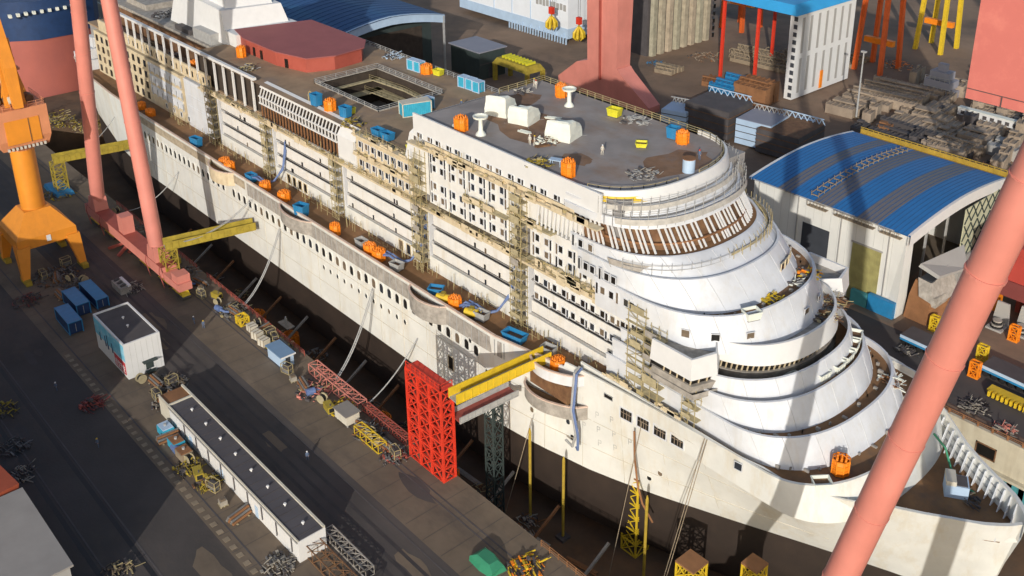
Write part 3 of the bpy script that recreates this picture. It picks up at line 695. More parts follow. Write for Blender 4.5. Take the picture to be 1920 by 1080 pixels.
pp_ = MB(); r = random.Random(12)
for i in range(150):
    x = r.uniform(-215,-56); h = r.uniform(1.2,2.6); y = r.choice((-15.0,-15.6,-16.4))
    pp_.beam((x,y,17.5),(x+r.uniform(-.1,.1),y,17.5+h),.08)
    if i % 3 == 0: pp_.beam((x,y,18.4),(x+2.2,y,18.4),.07)
tag(pp_.build('promenade_poles', M_scaf, ship), kind='stuff')
for o in ship.children:
    if o.name.split('.')[0] in ('bow_scaffold','net_posts','shell_seam','lifting_lug_marks','bulwark_stringer','upper_house','opening_gallery','lounge_beam','lido_deck'): o['kind'] = 'stuff'

_vr = random.Random(41); _var = {}
for o in list(ship.children):                                       # some openings are filmed over or already glazed
    if o.name.split('.')[0] in ('window','porthole','door_gap') and _vr.random() < .42:
        k = 'film' if _vr.random() < .6 else 'glass'; key = (o.data.name, k)
        if key not in _var:
            m2 = o.data.copy(); m2.materials[0] = M_film if k == 'film' else M_glass; _var[key] = m2
        o.data = _var[key]
_dr = random.Random(77); db = MB(); ds = MB()
for xa, xb, z, ya, yb, n in ((-194,-53,30.5,-15.3,-14.5,150),(-107.5,-62,42.5,-15.6,-14.5,60),(-92,-82,36.65,-15.5,-14.5,16),(-80,-71,38.0,-15.6,-14.5,14),(-127,-109,34.3,-15.2,-14.4,22),(-127,-109,38.4,-15.0,-13.6,26),(-76,-54,31.7,-15.6,-14.5,40),(-56,-42,20.0,-17.4,-16.8,20)):
    for i in range(n):
        x = _dr.uniform(xa,xb); s_ = _dr.uniform(.15,.5)
        (db if i % 2 else ds).box(x-s_*_dr.uniform(.5,2.4),x+s_,_dr.uniform(ya,yb)-.15,_dr.uniform(ya,yb)+.2,z,z+s_*_dr.uniform(.3,1.6))
        if i % 4 == 0:
            w = _dr.uniform(.4,1.4); db.box(x-w,x+w,ya-.08,ya-.03,z-_dr.uniform(.1,.8),z+_dr.uniform(.3,1.0))
        if i % 5 == 0: ds.beam((x,ya,z),(x+_dr.uniform(-.3,.3),ya,z+_dr.uniform(1.2,2.6)),.08)
tag(db.build('ledge_sheets', M_cream, ship), kind='stuff'); tag(ds.build('ledge_gear', M_scaf, ship), kind='stuff')

# brown staging round the far half of the band under the lounge windows
q = [p for p in plan(-45.2,15.2,16.7,yc=.4,k=40) if p[1] > -2]
nb = MB(); nb.loft([[(x-.3,y*.99,37.9) for x, y in q],[(x-.6,y*.985,39.3) for x, y in q]], False); nb.build('bow_netting', M_plank, ship)
sg_ = MB()
for i, (x, y) in enumerate(q[::2]):
    sg_.beam((x,y,37.2),(x-.1,y,40.2),.08); sg_.beam((x,y,37.6),(x-1.3,y*.95,39.8),.07)
tag(sg_.build('bow_staging', M_scaf, ship), kind='stuff')
# low rails and fittings on the open bow decks
rl_ = MB()
for xf, a, b, yc, z in ((-24.6,12.8,16.0,.4,21.93),(-20.3,12,16.2,.5,18.87),(-38.6,16,15.7,.3,33.93)):
    q = [p for p in plan(xf,a,b,yc=yc,k=30) if abs(p[1]) < 15.4]
    for i, (x, y) in enumerate(q):
        if i % 3 == 0: rl_.box(x+.1,x+.1+.2*(i%5),y-.15,y+.2,z,z+.25+.12*(i%4))
tag(rl_.build('deck_fittings', M_net, ship), kind='stuff')

# ================================================================== GANTRY CRANES
def gantry(name, x1, x2, xa, label):
    """goliath crane: tubular A-frame on the near rail, box leg on the far rail, twin girder above"""
    y = -41.5; t = thing(name, label, 'gantry crane', ((x1+x2)/2, y, 0))
    lj = MB()
    for xb in (x1, x2):
        a = Vector((xb,y,5.2)); b = Vector((xa+(1.2 if xb == x2 else -1.2),y,114))
        MB().tube([a, a.lerp(b,.5), b], [1.62,1.55,1.5], 20).build('tube_leg', M_pink, t, True)
        for f in (.10,.19,.28,.37,.455,.54,.62,.70,.78,.86):
            p = a.lerp(b,f); d = (b-a).normalized(); big = f in (.28,.62); lj.tube([p-d*(.12 if big else .06), p+d*(.12 if big else .06)], 1.66 if big else 1.625, 20)
        q = a.lerp(b,.015); MB().loft([[(xb-2.3,y-1.6,4.6),(xb+2.3,y-1.6,4.6),(xb+2.3,y+1.6,4.6),(xb-2.3,y+1.6,4.6)],[(q.x-1.5,y-1.5,8.2),(q.x+1.5,y-1.5,8.2),(q.x+1.5,y+1.5,8.2),(q.x-1.5,y+1.5,8.2)]], True, True).build('leg_foot', M_pink, t)
    tag(lj.build('joint_ring', M_pink, t), kind='stuff')
    s = MB(); s.box(x1-4.5, x2+5, y-1.7, y+1.7, 2.6, 5.0, 0); s.add([(x1-4.5,y-1.7,5.02),(x2+5,y-1.7,5.02),(x2+5,y+1.7,5.02),(x1-4.5,y+1.7,5.02)], [(0,1,2,3)], 1)
    s.build('sill_beam', [M_pink, M_pinkdk], t)
    xm = (x1+x2)/2
    MB().box(xm-1.4,xm+1.4,y-1.3,y+1.3,5.0,9.2).build('machinery_box', M_pink, t)
    MB().box(x2+9.2,x2+12,y-1.3,y+1.5,2.8,5.6).build('end_box', M_pink, t)
    MB().box(x2+5,x2+12.5,y-1.5,y+1.5,2.2,3.9).build('end_beam', M_pink, t)
    v = MB()
    for k in (-1, 1):
        for j in (-1, 1): v.beam((xm+k*.7+1, y+j*.9, 2.6),(xm+k*2.6-1, y-2.2+j*1.2, .5),.6)
    v.build('bracing_legs', M_pinkdk, t)
    for xb in (x1-2, x1+7, x2-7, x2+3, x2+10):
        b = MB(); b.loft([[(xb-2.6,y-.9,.9),(xb+2.6,y-.9,.9),(xb+2.6,y+.9,.9),(xb-2.6,y+.9,.9)],[(xb-.9,y-.7,2.6),(xb+.9,y-.7,2.6),(xb+.9,y+.7,2.6),(xb-.9,y+.7,2.6)]], True, True)
        o = b.build('bogie', M_yel, t)
        w = MB()
        for q in (-2.1,-1.05,0,1.05,2.1): w.tube([(xb+q,y-.95,.5),(xb+q,y+.95,.5)], .46, 8)
        w.build('wheels', M_steeld, o)
    lp = MB()
    for dx in (0, 8, x2-x1, x2-x1+7):                                       # curved access ladders on the sill
        lp.tube([(x1+dx-2,y-1.9,5.6),(x1+dx-1.2,y-2.5,4.6),(x1+dx-1.0,y-2.3,3),(x1+dx-.2,y-2.2,1.2)], .10, 5)
    tag(lp.build('cable_loops', M_pinkdk, t), kind='stuff')
    # far box leg with its spread foot
    py = 112; f = MB(); cxp = xa-2.5
    f.loft([[(cxp-20,py-2.6,1.5),(cxp+20,py-2.6,1.5),(cxp+20,py+2.6,1.5),(cxp-20,py+2.6,1.5)],[(cxp-20,py-2.6,4.5),(cxp+20,py-2.6,3.6),(cxp+20,py+2.6,3.6),(cxp-20,py+2.6,4.5)],
            [(cxp-11,py-3.0,11.5),(cxp+8.5,py-3.0,11.5),(cxp+8.5,py+3.0,11.5),(cxp-11,py+3.0,11.5)],[(cxp-6.6,py-3.0,13),(cxp+7.0,py-3.0,13),(cxp+7.0,py+3,13),(cxp-6.6,py+3,13)]], True, True)
    f.build('box_leg_foot', M_pink, t)
    g_ = MB(); g_.loft([[(cxp-6.2,py-3,13),(cxp+6.6,py-3,13),(cxp+6.6,py+3,13),(cxp-6.2,py+3,13)],[(cxp-7.4,py-5,113),(cxp+7.4,py-5,113),(cxp+7.4,py+5,113),(cxp-7.4,py+5,113)]], True, True)
    lg = g_.build('box_leg', M_pink, t)
    MB().beam((cxp-.3,py-3.15,8),(cxp-.3,py-5.1,99),.9,.5).build('cable_channel', M_pinkdk, lg)
    for xb in (cxp-16, cxp-6, cxp+6, cxp+16):
        MB().box(xb-3.4,xb+3.4,py-1.4,py+1.4,.1,1.6).build('bogie', M_steeld, t)
    return t
gantry('gantry_crane', -200.5, -166.5, -178.3, 'distant pair of salmon tubular crane legs on the quay beside the aft ship side')
gantry('gantry_crane', -8.4, 24.5, 17.7, 'close salmon pink crane tube slanting up across the ship bow on the right')

# ================================================================== ORANGE PORTAL CRANE
oc = thing('portal_crane', 'orange level luffing crane on four splayed legs at the left edge', 'crane', (-191,-58,0))
cx_, cy_ = -190.8, -58.0
m = MB()
m.loft([[(cx_-6.2,cy_-6.2,7.2),(cx_+6.2,cy_-6.2,7.2),(cx_+6.2,cy_+6.2,7.2),(cx_-6.2,cy_+6.2,7.2)],[(cx_-6.2,cy_-6.2,9.6),(cx_+6.2,cy_-6.2,9.6),(cx_+6.2,cy_+6.2,9.6),(cx_-6.2,cy_+6.2,9.6)],[(cx_-2.7,cy_-2.7,14.2),(cx_+2.7,cy_-2.7,14.2),(cx_+2.7,cy_+2.7,14.2),(cx_-2.7,cy_+2.7,14.2)]], True, True)
m.build('portal', M_orange, oc)
for sx in (-1,1):
    for sy in (-1,1):
        a = Vector((cx_+sx*5.2,cy_+sy*5.2,8.0)); b = Vector((cx_+sx*6.9,cy_+sy*6.0,.9))
        l = MB(); l.loft([[tuple(a+Vector((i*1.4,j*1.4,0))) for i, j in ((-1,-1),(1,-1),(1,1),(-1,1))],[tuple(b+Vector((i*.7,j*.7,0))) for i, j in ((-1,-1),(1,-1),(1,1),(-1,1))]], True, True)
        lg = l.build('portal_leg', M_orange, oc)
        MB().box(b.x-2.0,b.x+2.0,b.y-.6,b.y+.6,.05,1.1).build('bogie', M_yeldk, lg)
MB().box(cx_+6.22,cx_+6.32,cy_-.2,cy_+.7,7.9,9.3).build('portal_door', M_white2, oc)
MB().tube([(cx_,cy_,13.6),(cx_,cy_,28.4)],2.45,24).build('column', M_orange, oc, True)
MB().tube([(cx_,cy_,28.2),(cx_,cy_,29.2)],3.1,24).build('slewing_ring', M_oranged, oc, True)
mh = MB(); mh.loft([[(cx_-4.4,cy_-4.6,29.2),(cx_+4.2,cy_-4.6,29.2),(cx_+4.2,cy_+4.6,29.2),(cx_-4.4,cy_+4.6,29.2)],[(cx_-5.2,cy_-5.2,31.4),(cx_+4.8,cy_-5.2,31.4),(cx_+4.8,cy_+5.2,31.4),(cx_-5.2,cy_+5.2,31.4)],[(cx_-5.2,cy_-5.2,38),(cx_+4.8,cy_-5.2,38),(cx_+4.8,cy_+5.2,38),(cx_-5.2,cy_+5.2,38)]], True, True)
hs = mh.build('machinery_house', M_oranged, oc)
MB().box(cx_+4.82,cx_+4.95,cy_-3.6,cy_+3.2,30.6,35.8).build('house_panel', M_orange, hs)
MB().box(cx_+4.97,cx_+5.05,cy_+1.0,cy_+1.15,30.6,35.8).build('panel_seam', M_brown, hs)
lt = MB()
for i in range(10): lt.box(cx_+4.5,cx_+5.0,cy_-3.8+i*.8,cy_-3.4+i*.8,29.3,29.9)
tag(lt.build('ring_lights', M_coverw, hs), kind='stuff')
mst = MB()
for k in (-1.6,1.6):
    mst.beam((cx_+2.0,cy_+k,38),(cx_+1.0,cy_+k*.5,52),.9); mst.beam((cx_-3.6,cy_+k,38),(cx_+.6,cy_+k*.5,52),.5); mst.beam((cx_-1.2,cy_+k,38),(cx_+1.4,cy_+k*.7,45),.4)
for z in (41,44.5,48): mst.beam((cx_+1.7,cy_-1.5,z),(cx_+1.7,cy_+1.5,z),.5)
mst.build('a_frame', M_orange, oc)
jb = MB(); jb.loft([[(cx_+4.2,cy_-1.2,38.4),(cx_+5.6,cy_-1.2,38.4),(cx_+5.6,cy_+.6,38.4),(cx_+4.2,cy_+.6,38.4)],[(cx_+2.6,cy_-1.5,47),(cx_+4.8,cy_-1.5,47),(cx_+4.8,cy_+.8,47),(cx_+2.6,cy_+.8,47)],[(cx_-8,cy_-1.1,72),(cx_-6.4,cy_-1.1,72),(cx_-6.4,cy_+.5,72),(cx_-8,cy_+.5,72)]], True, True)
jb.build('jib', M_orange, oc)
cl = MB(); cl.beam((cx_-2,cy_-1,44),(cx_+3.2,cy_-1.2,39),.5); cl.build('luffing_cylinder', M_roofcream, oc)
dr = MB()
for q in (-3,-1,1.2,3): dr.tube([(cx_-1.5+q*.3,cy_+q,38.9),(cx_+1.0+q*.3,cy_+q,38.9)],.85,10)
dr.build('winch_drums', M_brown, oc)
r_ = MB(); railing(r_, [(cx_-5,cy_-5,38),(cx_+4.6,cy_-5,38),(cx_+4.6,cy_+5,38),(cx_-5,cy_+5,38)],1.1,1.5,.05,2); r_.build('house_railing', M_oranged, hs)

# ================================================================== QUAY SIDE, LEFT
wbd = thing('site_office', 'white flat roofed block with a blue picture wall and a red banner', 'building', (-141.2,-58.5,0))
X0,X1,Y0,Y1,ZT = -148.6,-134.0,-62.0,-55.2,7.3
MB().box(X0,X1,Y0,Y1,0,ZT-.25).build('wall', M_white2, wbd)
MB().box(X0+.3,X1-.3,Y0+.3,Y1-.3,ZT-.26,ZT-.18).build('roof', M_steeld, wbd)
pr = MB()
for a in ((X0,X1,Y0,Y0+.3),(X0,X1,Y1-.3,Y1),(X0,X0+.3,Y0+.3,Y1-.3),(X1-.3,X1,Y0+.3,Y1-.3)): pr.box(*a,ZT-.25,ZT+.1)
pr.build('parapet', M_white2, wbd)
mu = MB().box(X0+.2,X1-.2,Y0-.08,Y0-.02,3.6,ZT-.3).build('mural', M_mural, wbd)
rdp = MB().box(X1-5.6,X1-.6,Y0-.10,Y0-.02,.7,3.2).build('banner', mat('banner_red', (0.52,0.05,0.06), .6, .1, 1), wbd)
ch = MB()
for i in range(4):                                                    # white characters: strokes only, too small to read in the photograph
    x = X1-5.2+i*1.15
    for a in ((0,.9,1.2,1.35),(0,.9,.75,.9),(.38,.54,.1,1.5),(0,.9,.1,.25)): ch.box(x+a[0],x+a[1],Y0-.15,Y0-.10,.95+a[2],.95+a[3])
ch.build('banner_characters', M_white2, rdp)
cn = MB()
for x, h in ((-143.5,1.6),(-142.4,2.2),(-140.2,1.5),(-146,1.2)): cn.box(x-.2,x+.2,Y0-.11,Y0-.03,3.4-h*.4,3.4+h)
cn.build('mural_crane_print', M_navy, mu)
MB().box(X1+.02,X1+.10,-58.6,-57.2,.7,2.0).build('window', M_green, wbd)
aw = MB(); aw.box(X1+.02,X1+1.1,-59.2,-56.6,2.5,2.62); aw.box(X1+.02,X1+1.0,-58.8,-57.0,.3,.42); aw.build('awning', M_green, wbd)
vt = MB().tube([(0,0,0),(0,0,.35),(0,0,.36),(0,0,.5)],[.12,.12,.28,.2],10).mesh('roof_vent', M_white2)
for x, y in ((-143.4,-58.2),(-140,-58.7)): inst(vt,'roof_vent',wbd,(x,y,ZT-.18))

sh = thing('long_shed', 'long low shed with a sunlit white side wall and a dark flat roof', 'shed', (-98,-59.6,0))
MB().box(-116.0,-73,-61.9,-57.4,0,3.75).build('wall', M_white2, sh)
MB().box(-120.2,-116.1,-61.9,-57.4,0,3.5).build('store_room', M_roofcream, sh)
MB().box(-120.1,-116.2,-61.7,-57.6,3.5,3.75).build('rusty_roof', M_rustp, sh)
MB().box(-115.8,-73.1,-61.7,-57.6,3.76,3.86).build('roof', mat('shed_roof_dark', (0.085,0.078,0.085), .8, .2, .15), sh)
pr = MB()
pr.box(-120.2,-73,-57.75,-57.4,3.76,4.1); pr.box(-120.2,-73,-61.95,-61.75,3.76,4.0); pr.box(-116.3,-116.0,-61.75,-57.75,3.76,4.05)
pr.build('parapet', M_roofcream, sh)
for i in range(8): inst(vt,'roof_vent',sh,(-112+i*5.2,-59.5,3.86))
pp = MB().tube([(0,0,0),(0,0,2.6)],.09,6).mesh('drain_pipe', M_steeld)
for i in range(9): inst(pp,'drain_pipe',sh,(-110+i*4.4,-62.05,.9))

# open topped skips, site containers, gas cages: one of each kind, then copies
def make_skip(m, name='skip', label='', lx=2.4, ly=1.7, h=1.55):
    t = thing(name, label, 'skip')
    b = MB(); o = [(-lx/2,-ly/2),(lx/2,-ly/2),(lx/2,ly/2),(-lx/2,ly/2)]
    s0 = [(x*.82,y*.9) for x, y in o]; i1 = [(x*.94,y*.92) for x, y in o]; i0 = [(x*.76,y*.82) for x, y in o]
    b.loft([[(x,y,.15) for x, y in s0],[(x,y,h) for x, y in o],[(x,y,h) for x, y in i1],[(x,y,.3) for x, y in i0]], True, False)
    b.poly([(x,y,.3) for x, y in i0]); b.poly([(x,y,.15) for x, y in s0]); b.build('bin', m, t)
    r = MB()
    for a, c in zip(o, o[1:]+o[:1]): r.beam((*a,h),(*c,h),.14)
    for x in (-.7,0,.7): 
        for s in (-1,1): r.beam((x*lx/2.4,s*ly*.455,.25),(x*lx/2.4,s*ly*.5,h),.10)
    r.build('rim', m, t)
    f = MB(); f.box(-lx*.4,lx*.4,-ly*.4,-ly*.25,0,.15); f.box(-lx*.4,lx*.4,ly*.25,ly*.4,0,.15); f.build('skids', M_steeld, t)
    MB().poly([(x*.95,y*.95,.9) for x, y in i1]).build('scrap_load', M_brown, t)
    return t
def make_box(m, name, label, cat, lx, ly, h, rm=None):
    t = thing(name, label, cat); b = MB(); n = int(lx/.42)
    pts = []
    for i in range(n):
        x0 = -lx/2+lx*i/n; x1 = x0+lx/n/2
        pts += [(x0,-ly/2),(x0+lx/n*.4,-ly/2),(x0+lx/n*.5,-ly/2+.05),(x0+lx/n*.9,-ly/2+.05)]
    full = pts+[(lx/2,-ly/2)]+[(-x,-y) for x, y in pts]+[(-lx/2,ly/2)]
    b.prism(full, .12, h-.1); b.build('shell', m, t)
    f = MB()
    for sx in (-1,1):
        for sy in (-1,1): f.box(sx*lx/2-.1,sx*lx/2+.1,sy*ly/2-.1,sy*ly/2+.1,0,h)
    for sy in (-1,1): f.box(-lx/2,lx/2,sy*ly/2-.07,sy*ly/2+.07,h-.16,h); f.box(-lx/2,lx/2,sy*ly/2-.07,sy*ly/2+.07,0,.16)
    for sx in (-1,1): f.box(sx*lx/2-.07,sx*lx/2+.07,-ly/2,ly/2,h-.16,h)
    f.build('frame', rm or m, t)
    MB().box(-lx/2+.08,lx/2-.08,-ly/2+.08,ly/2-.08,h-.08,h-.02).build('roof', rm or m, t)
    d = MB().box(lx/2+.01,lx/2+.06,-ly*.3,ly*.3,.2,h-.25).build('door', m, t)
    MB().box(lx/2+.06,lx/2+.12,-.04,.04,.5,h-.5).build('locking_bar', M_grey, d)
    return t
def make_cage(label):
    t = thing('gas_bottle_cage', label, 'gas cage'); f = MB(); w, h = 2.0, 2.3; n8 = [(1.2*math.cos(R(22.5+45*k)),1.2*math.sin(R(22.5+45*k))) for k in range(8)]
    for x, y in n8: f.box(x-.08,x+.08,y-.08,y+.08,0,h)
    for z in (.12,.85,1.55,h):
        for p, q in zip(n8, n8[1:]+n8[:1]): f.beam((*p,z),(*q,z),.13)
    f.build('frame', M_cage, t)
    MB().loft([[(x*s,y*s,z) for x, y in n8] for z, s in ((.15,.9),(.5,.97),(1.6,.97),(h-.2,.86))], True, False).build('side_panel', M_cage, t)
    bt = MB().tube([(0,0,.2),(0,0,2.2),(0,0,2.45),(0,0,2.5),(0,0,2.75)],[.24,.24,.12,.09,.09],8).mesh('gas_bottle', M_cage, (0,0,0), True)
    for i in range(3):
        for j in range(3): inst(bt,'gas_bottle',t,(-.58+i*.58,-.58+j*.58,0))
    r = MB(); r.tube([(-w/2,0,h),(0,0,h+.65),(w/2,0,h)],.06,5); r.tube([(0,-w/2,h),(0,0,h+.65),(0,w/2,h)],.06,5); r.build('lifting_sling', M_cage, t)
    return t
FD, AD, PD = 46.92, 38.27, 17.52
cages = [(-96.7,-12.0,FD,.2,'orange gas cage at the near edge of the fore deck, close to the mushroom vent'),
 (-70.0,-12.0,FD,.1,'orange gas cage at the near forward edge of the fore deck behind its bulwark'),
 (-97.6,12.6,FD,.3,'orange gas cage by the far fore deck railing next to the second mushroom vent'),
 (-67.0,11.6,FD,.2,'orange gas cage at the far forward corner of the fore deck beside a blue bin'),
 (-147.6,17.9,AD,.2,'orange gas cage by the far railing of the lido deck beyond the pool opening'),
 (-141.4,-11.2,AD,.1,'orange gas cage standing between two blue bins near the glazed lounge roof'),
 (-207.5,-10.6,31.0,.0,'orange gas cage on the aft side deck near two blue boxes'),
 (-187.5,-7.2,AD,.2,'orange gas cage in front of the red deckhouse, aft end'),
 (-272.5,-6,31.0,.2,'orange gas cage far aft between the salmon crane legs')]
prom = [(-225.6,-18.6,'orange gas cage furthest aft on the promenade beside the crane leg'),(-219.5,-18.8,'second orange gas cage from the stern on the promenade'),
 (-176.2,-19.8,'orange gas cage on the promenade forward of the first round platform'),(-172.3,-20.4,'orange gas cage on the promenade at the edge of the first round platform'),
 (-157.2,-19.7,'orange gas cage on the promenade before the blue hose bundle amidships aft'),(-149.8,-19.2,'orange gas cage on the promenade beside four lower windows'),
 (-128.6,-19.8,'single orange gas cage on the promenade forward of the blue bin platform'),(-116.8,-19.4,'aft one of the two neighbouring orange gas cages on the promenade amidships'),
 (-113.8,-19.4,'forward one of the two neighbouring orange gas cages on the promenade amidships'),(-90.2,-19.6,'orange gas cage beside the yellow pump on the third round platform'),
 (-65.0,-18.7,'orange gas cage furthest forward on the promenade, inside the white bulging platform')]
c0 = make_cage(cages[0][4]); c0.location = cages[0][:3]; c0.rotation_euler.z = cages[0][3]; tag(c0, group='orange gas cages on the ship')
_cr = random.Random(8)
for x, y, z, a, lb in cages[1:]: k = _cr.uniform(.85,1.1); dup(c0, (x,y,z), a, lb, None, (k,k,_cr.uniform(.8,1.1)))
for i, (x, y, lb) in enumerate(prom): dup(c0, (x,y,PD), .1*((i*7)%5), lb, None, (_cr.uniform(.85,1.25),_cr.uniform(.8,1.1),_cr.uniform(.65,.95)))
lw = [(-20.1,-9.0,18.95,'orange gas cage on the lowest brown bow deck beside the salmon crane tube')]
dup(c0, lw[0][:3], .5, lw[0][3])
for i, (x,y,lb) in enumerate(((-104,-27.2,'orange cage on the dark dock floor under the middle of the ship'),(-141,-25.5,'orange cage on the dark dock floor beyond the hanging cables'),(-154,-26.5,'orange cage on the dock floor below the long yellow gangway'),(-83,-27.5,'dim orange cage in the dock pit beside the red stair tower'))): dup(c0,(x,y,DZ),.3*i,lb,'orange cages on the dock floor',(1.5,1.3,1.2))
# blue skips
s0 = make_skip(M_blue, 'skip', 'blue skip on the lido deck below the white sloping plate'); s0.location = (-119.6,-12.0,AD); s0.rotation_euler.z = .1; tag(s0, group='blue skips on the ship')
for x, y, z, a, lb, sc in ((-122.6,-12.2,AD,.05,'blue skip on the lido deck edge, aft of another blue skip',(1,1,1)),(-135.6,-11.2,AD,.2,'tall blue bin alone on the lido deck between the pool opening and the lounge roof',(.9,1,1.5)),
  (-145.5,-12.0,AD,.1,'tall blue bin standing aft of the orange cage near the lounge roof',(.9,1,1.7)),(-191.0,-19.6,PD,.2,'blue bin on the promenade just aft of the first round platform',(1.2,1,1.5)),
  (-163.2,-19.8,PD,.1,'blue bin on the promenade beside the coiled blue hoses',(1,1,1.2)),(-140.2,-20.6,PD,.3,'blue bin inside the second round platform of the hull edge',(1.1,1.2,1.7)),
  (-96.4,-19.0,PD,.6,'shallow dark blue skip on the third round platform',(1.1,1.1,.8)),(-75.2,-18.8,PD,.2,'blue skip on the promenade at the end of the yellow gangway',(1.7,1.2,1)),
  (-69.4,12.0,FD,.2,'blue bin at the far forward corner of the fore deck between two orange cages',(.8,1,1.35)),(-203.5,-8.4,31.0,.1,'blue bin on the aft side deck, forward of a pale blue one',(1,1,1.4)),
  (-186.0,-11.6,31.0,.1,'blue bin under the portal beam aft of the glazed lounge',(1,1,1.3))): dup(s0,(x,y,z),a,lb,None,sc)
# grey and yellow skips
g0 = make_skip(M_grey, 'skip', 'pale grey skip on the promenade beside the pair of orange cages'); g0.location = (-120.5,-18.9,PD); tag(g0, group='grey skips on the promenade')
for x, y, lb in ((-108.2,-19.2,'pale grey skip on the promenade just aft of the third round platform'),(-84.0,-18.6,'pale grey skip on the promenade forward of the yellow pump'),(-68.5,-17.4,'pale grey skip on the promenade beside the foremost orange cage')): dup(g0,(x,y,PD),.2,lb)
y0 = make_skip(M_lime, 'skip', 'small yellow skip on the lido deck near the edge of the fore block'); y0.location = (-117.5,5.4,AD); y0.rotation_euler.z = .5
dup(y0,(-83.5,12.4,FD),.2,'small yellow skip by the far railing of the fore deck')
dup(y0,(-70.6,5.4,FD),.7,'round edged yellow and green skip alone on the open fore deck',None,(.8,1,.5))
dup(y0,(-110.8,-12.3,AD),.2,'yellow skip at the foot of the white sloping plate',None,(1,1,1.1))
dup(y0,(-136.5,-9.4,AD),.2,'small ochre box beside the orange cage near the lounge roof',None,(.6,.8,.9))
dup(y0,(-144.6,19.0,AD),.2,'yellow skip by the far lido railing beside the orange cage',None,(.9,1,.9))
# site containers
k0 = make_box(M_cyan,'site_container','large blue and white site container at the forward corner of the pool opening','container',6.0,2.6,2.9,M_roofcream)
k0.location = (-127.8,.4,AD); k0.rotation_euler.z = 1.25
k1 = make_box(M_cyan,'toilet_cabin','aft one of the three blue cabins by the far lido railing','cabin',1.9,1.7,2.5,M_palebl); tag(k1, group='blue cabins by the far railing')
k1.location = (-134.6,18.4,AD); k1.rotation_euler.z = .1
for x, lb in ((-132.2,'middle one of the three blue cabins by the far lido railing'),(-129.8,'forward one of the three blue cabins by the far lido railing')): dup(k1,(x,18.6,AD),.1,lb)
dup(k1,(-152.2,17.4,AD),.1,'pale blue cabin aft of the orange cage by the far lido railing'); dup(k1,(-149.9,17.6,AD),.1,'bright blue cabin directly beside the orange cage by the far lido railing')
dup(k1,(-128.6,-5.0+9.2,AD),.2,'blue cabin behind the large container at the pool opening'); dup(k1,(-206.8,-8.6,31),.1,'pale blue cabin on the aft side deck next to a blue bin')
q0 = make_box(M_navy,'shipping_container','nearest blue container of the three beside the white site office','container',8.0,2.6,2.7,M_blue); tag(q0, group='blue containers by the orange crane')
q0.location = (-160.5,-63.2,0); q0.rotation_euler.z = -.02
dup(q0,(-166.4,-59.6,0),0,'middle blue container of the three, with a pale roof edge'); dup(q0,(-167.6,-55.6,0),0,'blue container on the road side of the three beside the orange crane',None,(1.2,.9,.8))
# tents on the fore deck
def tent(x, y, w, d, h, rz, label, sd):
    t = thing('tarpaulin_tent', label, 'tent'); r = random.Random(sd); rings = []
    base = [(-w/2,-d/2),(0,-d/2),(w/2,-d/2),(w/2,0),(w/2,d/2),(0,d/2),(-w/2,d/2),(-w/2,0)]
    for z, s in ((0,1.0),(h*.35,.99),(h*.72,.95),(h*.95,.88),(h,.70)):
        rings.append([(x_*s+r.uniform(-.10,.10), y_*s+r.uniform(-.10,.10), z*(1 if i in (0,1,2,3) or z < h*.6 else .72)+r.uniform(-.06,.06)) for i, (x_, y_) in enumerate(base)])
    b = MB(); b.loft(rings, True, False); b.poly(rings[-1]); b.build('tarpaulin', M_tent, t)
    rp_ = MB()
    for i in (0,2,4,6): rp_.beam(rings[0][i], (rings[0][i][0]*1.25, rings[0][i][1]*1.25, 0), .04)
    rp_.build('guy_rope', M_grey, t); t.location = (x,y,FD); t.rotation_euler.z = rz; return t
tent(-98.4,-1.6,4.4,3.9,3.7,.35,'rear white tarpaulin tent of the touching pair on the fore deck',1)
tent(-92.6,-1.2,4.2,4.2,3.2,.30,'front white tarpaulin tent of the touching pair on the fore deck',2)
tent(-82.4,-1.2,4.8,4.4,3.4,.32,'white tarpaulin tent standing alone nearest the bow on the fore deck',3)
def vent(x, y, label):
    t = thing('mushroom_vent', label, 'vent', (0,0,0))
    MB().tube([(0,0,0),(0,0,.25),(0,0,.8),(0,0,2.6),(0,0,3.1)],[.95,.85,.42,.34,.42],14).build('stem', M_tent, t, True)
    n = 18; m_ = MB(); m_.loft([[(r*math.cos(2*math.pi*k/n),r*math.sin(2*math.pi*k/n),z) for k in range(n)] for r, z in ((.45,2.95),(1.25,3.1),(1.35,3.45),(1.2,3.48),(.9,3.2))], True, False)
    m_.build('ring_head', M_tent, t, True); t.location = (x,y,FD); tag(t, group='mushroom vents'); return t
vent(-92.7,-10.9,'white mushroom vent on the near side of the fore deck'); vent(-92.9,10.2,'white mushroom vent beside the orange cage at the far railing')
